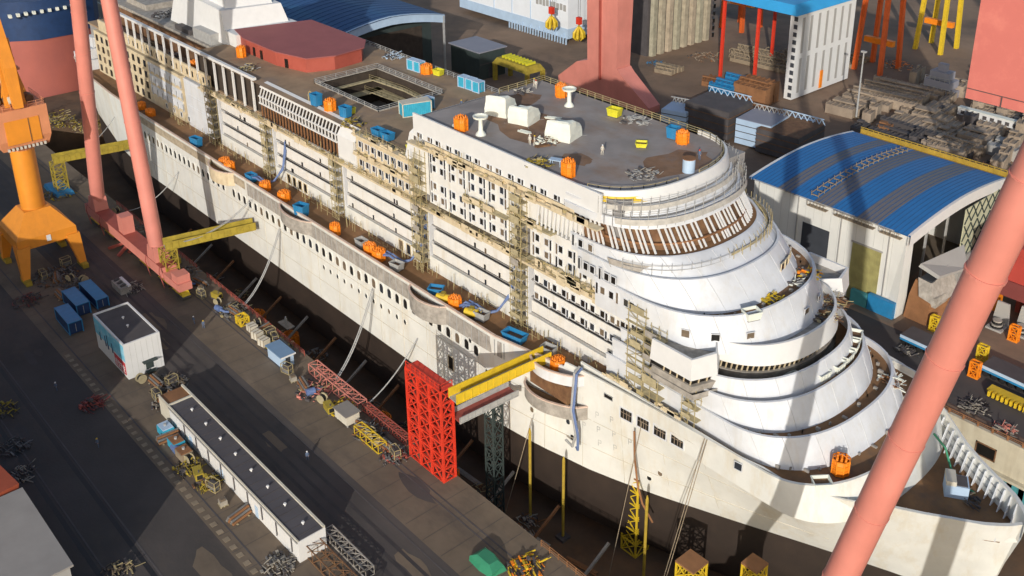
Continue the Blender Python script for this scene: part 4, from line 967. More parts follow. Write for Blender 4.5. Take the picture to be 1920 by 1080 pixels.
# loose things on the decks
def planks(x, y, z, rz, n, L, label, m=M_tent, name='plank_stack', cat='planks'):
    t = thing(name, label, cat); r = random.Random(int(abs(x*7)))
    for i in range(n): MB().box(-L/2+r.uniform(-.2,.2),L/2+r.uniform(-.2,.2),-.5+i*1.0/n,-.5+(i+.85)*1.0/n,.02+.04*(i%2),.16+.05*(i%2)).build('plank', m, t)
    t.location = (x,y,z); t.rotation_euler.z = rz; return t
planks(-88.5,-4.6,FD,.2,4,2.4,'pale board lying on the brown patch in front of the tent pair')
planks(-90.2,3.6,FD,.5,4,2.8,'pale boards lying behind the front tent on the fore deck')
planks(-81.8,-6.6,FD,1.2,5,2.6,'dark brown timber lying beside the foremost tent',M_brown); planks(-98.5,-13.0+1.5,FD,.1,3,1.6,'white board by the aft corner of the fore deck')
def heap(x, y, z, r0, n, label, m, sd, name='scrap_heap', cat='scrap heap', h=1.0):
    m = tuple({M_grey:M_sg,M_stone:M_ss,M_roofcream:M_sp,M_coverw:M_sp,M_white2:M_sp}.get(q,q) for q in m) if z < 30 else m
    t = thing(name, label, cat, (0,0,0)); r = random.Random(sd); b = MB(); c_ = MB(); d_ = MB(); main = r.uniform(-.4,.4)
    for i in range(int(n*.8)):
        a = r.uniform(0,6.28); d = r0*math.sqrt(r.random()); s_ = r.uniform(.10,.42); zz = max(.05,(1-d/r0)*h*r.random()*.8)
        x_, y_, w_, l_ = math.cos(a)*d, math.sin(a)*d, s_*r.uniform(.5,1.6), s_*r.uniform(.4,1.2); c_z = s_*r.uniform(.4,1.2)
        (d_ if i % 2 else (b if i % 4 else c_)).beam((x_-w_*math.cos(main),y_-w_*math.sin(main),zz+c_z/2),(x_+w_*math.cos(main),y_+w_*math.sin(main),zz+c_z/2),l_,c_z)
    for i in range(n):
        a = r.uniform(0,6.28); d = r0*r.random()**.7; L = r.uniform(.25,1.0); e = main+(0 if r.random() < .6 else 1.57)+r.uniform(-.25,.25); zz = (1-d/r0)*h*r.random()+.08; L *= 1.6
        p = Vector((math.cos(a)*d,math.sin(a)*d,zz)); q = p+Vector((math.cos(e)*L,math.sin(e)*L,r.uniform(-.2,.5)*min(1,h)))
        q.z = max(.05,q.z); (b if i % 3 else c_).beam(p,q,r.uniform(.04,.16),r.uniform(.04,.16))
    tag(b.build('steel_offcuts', m[0], t), kind='stuff'); tag(c_.build('loose_bars', m[1], t), kind='stuff'); tag(d_.build('dark_fittings', M_steeld, t), kind='stuff'); t.location = (x,y,z); return t
heap(-82.9,-5.0,FD,1.9,40,'jumble of white pipes and cable drums beside the foremost tent',(M_tent,M_brown),5)
heap(-77.0,-12.4,FD,2.2,50,'jumble of ochre fittings by the near edge of the fore deck',(M_yeldk,M_scaf),6)
heap(-62.5,-3.0,FD,2.6,40,'grey crumpled netting at the bow end of the fore deck',(M_net,M_grey),8,'netting_pile','netting',.6)
heap(-79.5,13.0,FD,2.6,46,'grey frames stacked along the far fore deck railing',(M_grey,M_grey),9)
heap(-131.5,-12.4,AD,2.4,50,'ochre fittings on the lido deck edge beside the white end panel',(M_yeldk,M_scaf),10)
heap(-104.6,8.6,FD,1.6,30,'dark equipment at the aft edge of the fore deck behind the tents',(M_steeld,M_coverw),12)
t = thing('folding_table', 'pale blue trestle table at the near edge of the fore deck', 'table', (0,0,0))
MB().box(-1.1,1.1,-.6,.6,.95,1.05).build('table_top', M_palebl, t)
for sx in (-1,1):
    for sy in (-1,1): MB().beam((sx*.9,sy*.5,0),(sx*.8,sy*.4,.95),.09).build('leg', M_palebl, t)
t.location = (-74.4,-10.4,FD); t.rotation_euler.z = .4
t = thing('water_tank', 'white cylindrical tank with an ochre lid at the bow edge of the fore deck', 'tank', (0,0,0))
MB().tube([(0,0,0),(0,0,2.2)],1.0,18).build('tank_body', M_palebl, t, True); MB().tube([(0,0,2.2),(0,0,2.32)],1.06,18).build('lid', M_rustp, t); t.location = (-58.6,3.2,FD)
t = thing('hose_hoop', 'pale hoop shaped pipe arch on the lido deck behind the lounge roof', 'pipe arch', (0,0,0))
MB().tube([(-.9,0,0),(-.9,0,1.4),(-.5,0,2.1),(.0,0,2.3),(.5,0,2.1),(.9,0,1.4),(.9,0,0)],.12,6).build('hoop', M_scaf, t); MB().box(-1.0,1.0,-.3,.3,0,.15).build('foot_plate', M_scaf, t); t.location = (-148.6,-11.5,AD)
# yellow pump and blue hoses on the promenade
def pump(x, y, label):
    t = thing('pump_set', label, 'pump', (0,0,0)); MB().tube([(-1.2,0,.9),(1.2,0,.9)],.75,12).build('drum', M_yel, t, True)
    MB().box(-1.4,1.4,-.8,.8,0,.18).build('skid', M_steeld, t); MB().box(-.4,.4,-.5,.5,1.5,2.0).build('motor', M_yeldk, t); MB().tube([(1.2,0,.9),(1.7,0,.9),(1.8,0,1.6)],.16,6).build('outlet', M_scaf, t)
    t.location = (x,y,PD); t.rotation_euler.z = .5; return t
pump(-93.0,-20.0,'small yellow pump on the third round platform of the hull edge'); pump(-85.8,-19.4,'ochre fan drum on the promenade between blue hoses and a grey skip')
def hoses(x, y, label, sd, drop=None):
    t = thing('ventilation_hose', label, 'hose', (x,y,PD)); r = random.Random(sd)
    for i in range(4):
        pts = [(x-3+i*.5,y-1.2+i*.3,PD+.4),(x-1.5,y-.6+i*.4,PD+1.2+.4*(i%2)),(x+.5,y-.2+i*.4,PD+1.7-.4*(i%2)),(x+2.4,y+.6+i*.3,PD+.7),(x+4,y+2.0+i*.2,PD+1.3),(x+5.0,y+4.2,PD+3.5+i*.3),(x+5.6,y+5.0,PD+7.5+i)]
        if i == 0: pts = pts[:5]
        MB().tube(pts,.24-.03*i,7).build('hose', M_hose, t, True)
    return t
hoses(-161.5,-19.6,'tangled blue hoses on the promenade by the second scaffold from aft',1); hoses(-111.6,-18.6,'blue hoses climbing the scaffold between the paired cages and the third platform',2); hoses(-86.8,-18.4,'thick blue hoses rising along the scaffold forward of the third platform',3)
t = thing('ventilation_hose','grey hose bundle hanging down the hull beside the two tier white platform','hose',(-60,-20,18))
for k in range(2):
    MB().tube([(-60.2+k*.5,-18.6,19.9),(-59.9+k*.5,-20.0,19.6),(-59.0+k*.4,-21.4,14),(-58.5+k*.5,-20.9,9.5),(-59.5+k*1.2,-20.6,6.4),(-61.2+k*2.4,-20.4,6.6)],.22,7).build('hose', M_hose if k else M_grey, t, True)
# ---------------------------------------------------------------- scaffold towers up the ship side
def scaffold(x0, x1, z0, z1, label, y0=-15.9, y1=-14.5, sd=1):
    t = thing('scaffold_tower', label, 'scaffold', ((x0+x1)/2,(y0+y1)/2,z0)); f = MB(); r = random.Random(sd)
    for x in (x0,(x0+x1)/2,x1):
        for y in (y0,y1): f.beam((x,y,z0),(x,y,z1+1.1),.09)
    nl = int((z1-z0)/1.95)
    for k in range(nl+1):
        z = z0+k*1.95
        for y in (y0,y1): f.beam((x0-.2,y,z),(x1+.2,y,z),.08); f.beam((x0-.2,y,z+1.0),(x1+.2,y,z+1.0),.06)
        if k < nl: f.beam((x0 if k%2 else x1,y0,z),(x1 if k%2 else x0,y0,z+1.95),.07)
    f.build('tubes', M_scaf, t)
    for k in range(1, nl+1):
        z = z0+k*1.95; a = r.uniform(-.6,.3); MB().box(x0-.3+a,x1+.3,y0+.1,y1-.1,z-.1,z+.02).build('plank', M_plank, t)
        if r.random() < .75: MB().box(x0-.1+r.uniform(0,.8),x1-.1-r.uniform(0,.8),y0-.06,y0-.02,z+.1,z+r.uniform(.7,1.5)).build('toe_sheet', M_plank if r.random() < .6 else M_net, t)
    return t
LBL = ['scaffold furthest aft on the ship side, beside the shaded windows','scaffold on the ship side below the aft end of the glazed lounge','scaffold on the ship side below the white end panel of the lounge','scaffold at the aft corner of the forward block above the paired orange cages','tall scaffold forward of the third round platform on the ship side']
for i, (x0, x1, z1) in enumerate(((-191.6,-188.6,30),(-164.3,-161.9,30),(-135.8,-133.4,30.5),(-107.4,-104.4,40),(-79.6,-76.9,42))): scaffold(x0,x1,PD,z1,LBL[i],sd=i)
scaffold(-52.6,-49.2,18.9,33,'scaffold at the shoulder of the bow beside the bridge wing',-16.2,-14.6,7)
scaffold(-48.4,-45.4,18.9,31,'scaffold just forward of the shoulder scaffold, under the bridge wing',-17.4,-15.9,8)
scaffold(-41.0,-38.6,18.9,25,'short scaffold on the promenade below the near bridge wing',-17.2,-15.9,9)
# timber fringe on the ledges at the shoulder
fr_ = MB().box(-76,-53,-15.7,-14.45,31.62,31.7); tag(fr_.build('ledge_boards', M_plank), 'brown board walk along the ship side below the forward window rows', 'board walk')
# work boxes on the bow decks
b0_ = make_skip(M_tent,'work_skip','white work box at the edge of the lowest brown bow deck',2.4,1.9,1.3); b0_.location = (-20.0,-13.6,18.95); b0_.rotation_euler.z = .9; tag(b0_, group='white work boxes on the bow decks')
for x, y, z, a, lb in ((-31.4,-4.4,25.05,1.5,'near one of the white work boxes on the curved deck under the bridge'),(-29.4,-.6,25.05,1.5,'second white work box on the curved deck under the bridge'),(-29.2,3.0,25.05,1.6,'third white work box on the curved deck under the bridge'),(-29.6,6.0,25.05,1.7,'fourth white work box on the curved deck under the bridge'),(-30.4,9.0,25.05,1.9,'fifth white work box, in the shade at the far bridge wing'),(-31.6,11.8,25.05,2.0,'sixth white work box, furthest round the curved deck'),(-37.6,-7.0,34.0,1.2,'white cabin with an ochre roof on the curved deck above the bridge')): dup(b0_,(x,y,z),a,lb)
heap(-38.6,-.5,33.95,1.6,36,'yellow beams on the curved deck above the bridge',(M_yel,M_yel),21); heap(-39.6,9.6,33.95,1.8,40,'yellow and orange gear at the far end of the curved deck above the bridge',(M_yel,M_cage),22); heap(-39.0,6.0,33.95,1.2,20,'white frames on the curved deck above the bridge',(M_grey,M_tent),23)
heap(-33.2,-8.4,25.0,1.5,40,'rusty pipes on the curved deck under the near bridge wing',(M_rustp,M_scaf),24); heap(-24.6,10.5,21.95,1.8,36,'pale offcuts on the brown deck near the far bow edge',(M_tent,M_rustp),25)
heap(-34.4,6.5,30.3,2.2,60,'brown timber and poles piled on the bridge roof',(M_brown,M_plank),26); heap(-35.2,11.0,30.3,2.0,50,'timber piled on the far wing of the bridge roof',(M_brown,M_scaf),27)
# white winch cabin on the forecastle
t = thing('winch_cabin','white and blue cabin standing on the shaded forecastle','cabin',(0,0,0))
MB().box(-1.5,1.5,-1.3,1.3,0,2.0).build('cabin_body', M_palebl, t); MB().box(-1.5,-.2,-1.35,1.35,2.0,2.7).build('roof_box', M_roofcream, t); MB().box(-.1,1.3,-1.1,1.1,2.0,2.12).build('hatch', M_steeld, t); MB().box(1.5,1.56,-.7,.5,.4,1.6).build('door', M_cyan, t); t.location = (-9.6,3.4,15.02); t.rotation_euler.z = .55
heap(-7.6,3.2,15.0,1.6,20,'dark drums and pipes on the shaded forecastle',(M_steeld,M_stone),31)
t = thing('mooring_line','green hose trailing from the bow wall down to the forecastle','hose',(-12,4,15)); MB().tube([(-14.9,6.0,20.4),(-13.2,6.6,18.6),(-12.0,6.6,15.9),(-9.6,5.6,15.2),(-7.6,5.0,15.2)],.16,6).build('hose', M_grn, t)
# ---------------------------------------------------------------- red stair tower and gangways
rt_ = thing('stair_tower','bright red lattice stair tower standing at the dock edge','stair tower',(-77,-34.8,0))
m = MB(); lattice_tower(m,-81.6,-72.6,-36.2,-33.9,0,17.2,7,.34,.17,3); m.build('lattice', M_red, rt_)
for k in range(7):
    z0 = 17.2*k/7; s_ = MB(); xa, xb = (-81,-73.4) if k % 2 else (-73.4,-81)
    for i in range(9): s_.box(lerp(xa,xb,i/9)-.45,lerp(xa,xb,i/9)+.45,-35.7,-34.6,z0+2.45*i/9+.1,z0+2.45*i/9+.2)
    s_.build('stair_flight', M_pinkdk, rt_)
MB().box(-81.8,-72.4,-36.3,-33.8,17.2,17.35).build('top_landing', M_red, rt_)
r_ = MB(); railing(r_,[(-81.6,-36.2,17.3),(-72.6,-36.2,17.3),(-72.6,-33.9,17.3)],1.1,1.2,.07,2); r_.build('landing_railing', M_red, rt_)
def gangway(name, a, b, w, h, m, label, floor=M_grey, ribs=True):
    a = Vector(a); b = Vector(b); t = thing(name, label, 'gangway', tuple(a)); d = (b-a).normalized(); n = Vector((-d.y,d.x,0))
    for s in (-1,1):
        o = n*s*w/2; e = MB()
        e.add([tuple(a+o),tuple(b+o),tuple(b+o+Vector((0,0,h))),tuple(a+o+Vector((0,0,h))),tuple(a+o*1.04),tuple(b+o*1.04),tuple(b+o*1.04+Vector((0,0,h))),tuple(a+o*1.04+Vector((0,0,h)))],[(0,1,2,3),(7,6,5,4),(0,4,5,1),(3,2,6,7),(0,3,7,4),(1,5,6,2)])
        p_ = e.build('side_panel', m, t); q = MB(); k = max(3,int((b-a).length/1.3))
        for i in range(k+1): p = a.lerp(b,i/k)+o*1.07; q.beam(p,p+Vector((0,0,h)),.12,.10)
        for z in (0,h): q.beam(a+o*1.07+Vector((0,0,z)),b+o*1.07+Vector((0,0,z)),.16)
        q.build('panel_ribs', m, p_)
    e = MB(); e.beam(a+Vector((0,0,.1)),b+Vector((0,0,.1)),w,.16); e.build('walkway', floor, t); return t
gangway('gangway',(-69.2,-36.4,17.5),(-67.6,-18.6,17.9),2.0,1.6,M_yel,'bright yellow gangway from the red stair tower onto the promenade')
gangway('gangway',(-72.4,-33.7,11.0),(-71.4,-22.5,11.4),2.6,1.0,M_grey,'grey footbridge below the bright yellow gangway',M_pinkdk)
gangway('gangway',(-227.2,-42.3,8.6),(-223.2,-23.2,8.8),2.2,1.7,M_yeldk,'dull yellow gangway furthest aft behind the salmon crane legs',M_grey)
gangway('gangway',(-163.0,-41.2,8.6),(-158.6,-22.6,8.8),2.4,1.7,M_yeldk,'dull yellow gangway reaching the hull forward of the salmon crane legs',M_grey)
for x, y in ((-227,-41.5),(-162.6,-40.8)):
    m = MB(); lattice_tower(m,x-1.4,x+1.4,y-1.4,y+1.4,0,8.5,4,.2,.12)
    tag(m.build('gangway_support', M_yeldk), 'yellow lattice support under the aft dull gangway' if x < -200 else 'yellow lattice support under the dull gangway beside the crane sill', 'support tower')
m = MB(); lattice_tower(m,-72.6,-70.6,-27.6,-25.6,DZ,10.9,8,.22,.12); tag(m.build('bridge_support', M_green), 'dark lattice column in the dock under the grey footbridge', 'support tower')
# cables from quay to hull
def cable(a, b, sag, label, m=M_grey, r=.11, n=2):
    a = Vector(a); b = Vector(b); t = thing('mooring_cable', label, 'cable', tuple(a))
    for k in range(n):
        off = Vector((.35*k,.1*k,0)); pts = [a.lerp(b,i/10)+off+Vector((0,0,-sag*4*(i/10)*(1-i/10))) for i in range(11)]
        MB().tube(pts, r, 6).build('strand', m, t, True)
    return t
cable((-143.5,-34.2,.4),(-148.5,-21.8,12),2.2,'twin cables sagging from the dock edge to the hull amidships'); cable((-108,-34.2,.4),(-113,-21.9,12.5),2.0,'cable pair from the pink railing up to the hull, aft of the red tower',M_grey,.12); cable((-97.6,-34.2,.4),(-99,-21.8,8),1.2,'cable running up to the hull next to the red stair tower',M_grey,.12,1)
cable((-226,-41,9.8),(-240,-21,12),2.5,'cable curving beside the aft yellow gangway',M_grey,.10,1); cable((-204,-34,.4),(-199,-21.8,9),2.2,'cable curving below the orange crane side of the hull',M_grey,.10,1); cable((-160.5,-38,10),(-160,-22,15),1.6,'thin cables above the second yellow gangway',M_grey,.07)
for i, (a, b, lb) in enumerate((((-48,-24,-11),(-47.6,-17.6,17.8),'thin rope down the bow side by the four hull windows'),((-40,-22,-11),(-36,-18,20),'rope pair slanting down the bow side'),((-70,-26,-11),(-67.5,-22,8),'pale rope below the hull beside the yellow trestle'),((-27.5,-12.5,20.4),(-37.5,-3,25.4),'rope lying down the curved bow walls'))): cable(a,b,.3,lb,M_stone,.06,2 if i == 1 else 1)
t = thing('drain_pipe','brown rust coloured hose running down the bow under the hull windows','hose',(-46,-19,8)); MB().tube([(-48.2,-18.9,14.8),(-48.0,-18.8,10),(-47.4,-18.5,5),(-46.6,-18.2,2),(-45,-17.5,-1)],.16,6).build('hose', M_rustp, t)
M_postyel = mat('post_ochre',(0.42,0.29,0.03),.7,.3,.5,(.16,.10,.03),.8,(.6,.6,.2))
# trestles in the dock
for i, (x, y, w, z1, mm, lb) in enumerate(((-50.9,-14.6,1.5,3.2,M_yel,'yellow lattice trestle propping the bow flare'),(-67.2,-22.7,.2,6.6,M_yel,'slim yellow post at the hull edge, aft one of two'),(-60.4,-21.6,.2,4.4,M_yel,'slim yellow post at the hull edge, forward one of two'),(-33.4,-22.4,1.5,2.6,M_yel,'yellow lattice trestle at the bottom edge beside the dark pit'),(-27.0,-16.5,1.2,3.0,M_yel,'yellow lattice trestle left of the close salmon tube at the bottom'),(-9.0,3.6,1.2,3.2,M_yel,'yellow lattice trestle under the stem, right of the close salmon tube'),(-45.0,-19.0,.2,5.0,M_yel,'yellow post beside the lattice trestle at the bow flare'))):
    m = MB(); lattice_tower(m,x-w,x+w,y-w,y+w,DZ,z1,max(3,int((z1-DZ)/2.4)),.26 if w > 1 else .3,.15)
    t = thing('dock_trestle', lb, 'trestle', (x,y,DZ))
    if w < 1: m = MB().tube([(x,y,DZ),(x,y,z1-.8),(x,y,z1)],[.24,.24,.10],8); m.build('post', M_postyel, t); MB().box(x-.9,x+.9,y-.9,y+.9,DZ,DZ+.5).build('post_base', M_steeld, t); continue
    m.build('lattice', mm, t); MB().box(x-w-.15,x+w+.15,y-w-.15,y+w+.15,z1,z1+.3).build('cap_plate', M_rustp if w > 1 else M_yel, t)
for i in range(10): planks(-130+i*9.5, -26.5+(i%3)*1.4, DZ+.02, .05*i-.2, 3, 6.0, ['long grey beams on the dock floor below the hull, set %s' % w for w in ('under the small portholes','under the second platform','beside the orange cage','near the cable pair','aft of the red tower','below the grey footbridge','below the hull hose','under the two yellow posts','under the hull windows','beside the bow trestle')][i], M_net if i % 2 else M_rustp)

# ---------------------------------------------------------------- stock lying along the dock edge: one of each kind, then copies
def k_pipes(t):
    for r_, c in ((0,4),(1,3),(2,2)):
        for i in range(c): MB().tube([(-1.6,(i-c/2+.5)*.42,.25+r_*.37),(1.6+.2*(i%2),(i-c/2+.5)*.42,.25+r_*.37)],.2,8).build('pipe', M_sg if (i+r_)%2 else M_rustp, t)
    MB().box(-1.1,-.9,-1,1,0,.08).build('bearer', M_plank, t); MB().box(.9,1.1,-1,1,0,.08).build('bearer', M_plank, t)
def k_pallet(t):
    for i in range(5): MB().box(-.6,.6,-.6+i*.26,-.42+i*.26,.12,.16).build('board', M_plank, t)
    for x in (-.5,0,.5): MB().box(x-.06,x+.06,-.6,.62,0,.12).build('bearer', M_plank, t)
    MB().box(-.5,.5,-.5,.5,.16,.9).build('wrapped_load', M_sp, t); MB().box(-.4,.3,-.4,.4,.9,1.2).build('carton', M_ss, t)
def k_drum(t):
    for s in (-.45,.45): MB().tube([(0,s-.05,.8),(0,s+.05,.8)],.8,14).build('flange', M_plank, t)
    MB().tube([(0,-.4,.8),(0,.4,.8)],.5,12).build('cable_winding', M_blk, t)
def k_gen(t):
    MB().box(-1.1,1.1,-.6,.6,.25,1.4).build('housing', M_yeldk, t); MB().box(-1.2,1.2,-.65,.65,0,.25).build('skid', M_steeld, t); MB().tube([(.6,0,1.4),(.6,0,1.8)],.1,6).build('exhaust', M_steeld, t); MB().box(1.1,1.14,-.4,.4,.5,1.2).build('radiator_grille', M_blk, t)
def k_rack(t):
    b = MB()
    for x in (-.9,.9):
        for y in (-.5,.5): b.beam((x,y,0),(x,y,1.7),.09)
    for z in (.1,.9,1.7):
        for y in (-.5,.5): b.beam((-.9,y,z),(.9,y,z),.08)
        for x in (-.9,.9): b.beam((x,-.5,z),(x,.5,z),.08)
    b.build('rack_frame', M_scaf, t); MB().box(-.8,.7,-.4,.4,.12,.7).build('shelf_load', M_sg, t); MB().box(-.6,.8,-.4,.4,.94,1.4).build('shelf_load', M_steeld, t)
def k_fan(t):
    MB().tube([(-.7,0,.8),(.7,0,.8)],[.6,.6],12).build('duct', M_hose, t, True); MB().box(-.5,.5,-.5,.5,0,.3).build('foot', M_steeld, t); MB().tube([(.7,0,.8),(1.6,.3,.5),(2.2,1.0,.3)],.25,8).build('hose', M_hose, t)
KINDS = [('pipe_stack','stack of short pipes','pipes',k_pipes),('pallet_load','pallet with a wrapped load','pallet',k_pallet),('cable_drum','upright cable drum','cable drum',k_drum),('generator_set','dull yellow generator','generator',k_gen),('equipment_rack','open rack of equipment','rack',k_rack),('blower_fan','blue blower with a hose','blower',k_fan)]
ORD = ['nearest','second','third','fourth','fifth','sixth','seventh','eighth','ninth','tenth']
ZONES = [([(-142.5-2.6*i, -36.6-(i*5%3)*1.1) for i in range(8)],'on the dock edge, %s aft of the yellow lattice'),
 ([(-134.6+2.5*i, -35.6-.3*(i%2)) for i in range(5)],'behind the pale crates, %s from the yellow lattice'),
 ([(-116.4+3.1*i, -39.3-.5*(i%2)) for i in range(6)],'at the salmon boom, %s from the blue hut'),
 ([(-92.6+2.4*i, -37.9-.4*(i%3)) for i in range(5)],'near the red tower, %s from the grey cabin'),
 ([(-205+5.0*i, -36.2-(i%3)*.7) for i in range(8)],'behind the crane sill, %s from its aft end'),
 ([(-186.5+2.7*i, -54.8-(i*7%4)*1.9) for i in range(6)],'under the orange crane, %s from its aft legs'),
 ([(-112.6+4.2*i, -64.0-.5*(i%2)) for i in range(7)],'along the long shed side, %s from its aft end'),
 ([(-131.6+2.3*i, -60.6+1.9*(i%3)) for i in range(5)],'between office and long shed, %s from the office')]
_pr = random.Random(5); protos = {}
n_ = 0
for pts, where in ZONES:
    for i, (x, y) in enumerate(pts):
        nm, desc, cat, fn = KINDS[(i*5+n_)%6 if i%2 else (i+n_*2)%6]; lb = desc+' '+where % ORD[i]
        if nm not in protos:
            t = thing(nm, lb, cat); fn(t); protos[nm] = t; t.location = (x,y,.01); t.rotation_euler.z = _pr.uniform(-.3,.3)
        else: dup(protos[nm],(x,y,.01),_pr.choice((0,1.57))+_pr.uniform(-.3,.3),lb,None,(1.1,1.1,1.1))
    n_ += 1
# gear on the dock floor under the ship side
for i in range(12):
    heap(-190+i*11.2,-27.5+(i%3)*1.6,DZ,2.8,46,'staging and offcuts on the dock floor, %s' % ('aft of the first gangway','under the first round platform','under the second gangway','forward of the second gangway','under the blue bin platform','by the twin cables','below the work platform','under the small portholes','below the cable pair','under the third round platform','beside the red tower foot','below the grey footbridge')[i],(M_net if i % 2 else M_scaf, M_rustp),400+i,h=1.8)

for i, (x, y, z, r0, n, mm, lb) in enumerate(((-262,-11,31.05,2.6,50,(M_grey,M_scaf),'pale gear on the aft side deck nearest the stern'),(-236,-11.2,31.05,2.4,60,(M_steeld,M_scaf),'dark gear on the aft side deck between the salmon tubes and the stern'),(-222,-10.8,31.05,2.4,60,(M_grey,M_rustp),'grey and rusty gear on the aft side deck'),(-196,-10.6,31.05,2.4,60,(M_brown,M_scaf),'brown frames on the aft side deck forward of the blue boxes'),(-178,-10.8,38.3,2.2,50,(M_scaf,M_grey),'pale pipes on the deck beside the red deckhouse wall'),(-258,2,37.4,4,80,(M_net,M_grey),'grey fittings on the sun deck behind the portal beam, aft heap'),(-240,-3,37.4,4,80,(M_steeld,M_grey),'dark fittings on the sun deck behind the portal beam, middle heap'),(-222,3,37.4,3.5,70,(M_net,M_rustp),'mixed fittings on the sun deck beside the white funnel casing'),(-163,19,38.3,2.4,50,(M_palebl,M_grey),'pale blue gear by the far lido railing behind the red deckhouse'),(-118,14,38.3,2.0,30,(M_steeld,M_yeldk),'small dark gear on the lido deck near the far railing'))):
    heap(x,y,z,r0,n,lb,mm,600+i,h=1.6)

# gallery half way down the dock wall, and props between wall and hull
gd = MB(); gd.box(-230,-36,-33.55,-32.2,-4.2,-4.0)
railing(gd,[(-230,-32.25,-4.0),(-36,-32.25,-4.0)],1.1,2.6,.07,2); tag(gd.build('dock_gallery', M_brown),'brown service gallery along the near dock wall','gallery')
for i in range(14):
    x = -196+i*11.2; lb = 'slanting steel prop between dock floor and hull, %s' % ('nearest the stern','under the first platform','by the second gangway','forward of the second gangway','before the blue bin platform','under the blue bin platform','by the twin cables','under the paired cages','below the first small portholes','below the last small portholes','under the third platform','behind the red tower','by the yellow gangway','below the white platforms')[i]
    t = thing('hull_prop', lb, 'prop', (x,-28,DZ)); MB().beam((x,-30.5,DZ+.3),(x+.6,-21.9,-5.5),.4).build('prop_beam', M_net if i%2 else M_rustp, t); MB().box(x-.7,x+.7,-31.2,-29.8,DZ,DZ+.5).build('prop_base', M_steeld, t)
# more of the orange crane head
up_ = MB()
for k in (-3.2,3.2):
    up_.beam((cx_-4.8,cy_+k,38),(cx_-2.4,cy_+k*.5,49),1.0); up_.beam((cx_-4.8,cy_+k,38),(cx_+.5,cy_+k*.4,52),.5); up_.beam((cx_-.5,cy_+k,38),(cx_-2.6,cy_+k*.6,46),.6)
up_.beam((cx_-2.4,cy_-2,48.5),(cx_-2.4,cy_+2,48.5),.9); up_.build('back_struts', M_orange, oc)
MB().box(cx_-5.0,cx_+1.2,cy_-2.4,cy_+2.4,45.2,45.7).build('head_platform', M_oranged, oc); MB().box(cx_-4.9,cx_-2.2,cy_-2.0,cy_+2.0,38.05,41).build('winch_house', M_oranged, oc)
for k in (-1.0,.2): MB().beam((cx_-7.6,cy_+k,66),(cx_-1.8,cy_+k*1.5,49),.35).build('stay_rod', M_oranged, oc)
# ---------------------------------------------------------------- clutter along the dock edge
def edge_rail(x0, x1, m, label, h=1.2, y=-34.1):
    b = MB(); railing(b, [(x0,y,0),(x1,y,0)], h, 1.8, .07, 3); return tag(b.build('dock_railing', m), label, 'railing', 'railings along the dock edge')
M_patchd = mat('oily_patch',(0.045,0.04,0.04),.7,.3,.4,(.09,.075,.06),.7,(.15,.5,.3))
edge_rail(-210,-165,M_pinkdk,'dark red railing on the dock edge behind the crane sill'); edge_rail(-160,-119,M_pinkdk,'dark red dock edge railing between the crane sill and the blue roofed hut')
edge_rail(-52,-8,M_rustp,'rusty dock edge railing at the bottom of the picture')
def truss(x0, x1, y, z, s, m, label, name='steel_truss', cat='truss'):
    b = MB(); n = max(2,int((x1-x0)/s)); 
    for yy in (y,y+s):
        for zz in (z,z+s): b.beam((x0,yy,zz),(x1,yy,zz),.16)
    for i in range(n+1):
        x = lerp(x0,x1,i/n)
        for yy in (y,y+s): b.beam((x,yy,z),(x,yy,z+s),.10)
        for zz in (z,z+s): b.beam((x,y,zz),(x,y+s,zz),.10)
        if i < n:
            x2 = lerp(x0,x1,(i+1)/n)
            for yy in (y,y+s): b.beam((x,yy,z),(x2,yy,z+s),.08)
            b.beam((x,y,z+s),(x2,y+s,z+s),.08)
    return tag(b.build(name, m), label, cat)
truss(-113.5,-97.0,-36.4,.1,1.9,M_pink,'long salmon lattice boom lying on the dock edge aft of the red tower')
truss(-97,-84,-35.4,.1,1.2,M_pinkdk,'dark pink rail truss on the dock edge right beside the red tower')
hut = thing('quay_hut','small hut with a blue grey roof on the dock edge','hut',(-120.5,-38.2,0))
MB().box(-123.4,-118.0,-39.4,-36.9,0,2.4).build('wall', M_palebl, hut); MB().box(-123.7,-117.7,-39.7,-36.6,2.4,2.6).build('roof', mat('hut_roof',(0.16,0.27,0.42),.6,.1,.3), hut); MB().box(-117.98,-117.9,-38.6,-37.7,.1,2.0).build('door', M_door, hut); MB().box(-117.7,-117.55,-39.7,-36.6,2.35,2.62).build('fascia', M_white2, hut)
hut2 = thing('valve_cabin','small grey topped cabin on posts beside the salmon boom','cabin',(-96.4,-38.8,0))
MB().box(-98.4,-94.6,-40.2,-37.6,.5,2.3).build('wall', M_roofcream, hut2); MB().box(-98.6,-94.4,-40.4,-37.4,2.3,2.45).build('roof', mat('cabin_grey_roof',(0.24,0.22,0.2),.8,.1,.4), hut2)
for x in (-98.1,-94.9):
    for y in (-39.9,-37.9): MB().box(x-.1,x+.1,y-.1,y+.1,0,.5).build('post', M_grey, hut2)
truss(-92.6,-85.4,-40.0,.1,1.6,M_yel,'bright yellow lattice section lying in front of the red stair tower','lattice_section','lattice')
m = MB(); lattice_tower(m,-138.6,-136.6,-38.2,-36.4,0,1.8,1,.26,.16); tag(m.build('lattice_section', M_yel),'small yellow lattice section on the dock edge opposite the hull cables','frame')
EC = [(-133.8,-37.2,1.5,'first pale crate from the yellow frame on the dock edge'),(-130.6,-37.8,1.7,'second pale crate from the yellow frame on the dock edge'),(-127.6,-38.0,1.6,'pale crate nearest the blue roofed hut on the dock edge')]
cr0 = thing('crate', EC[0][3], 'crate', (0,0,0)); MB().box(-1.0,1.0,-.8,.8,.12,1.5).build('crate_body', M_roofcream, cr0); q = MB()
for x in (-.9,0,.9): q.box(x-.08,x+.08,-.84,.84,.05,1.54)
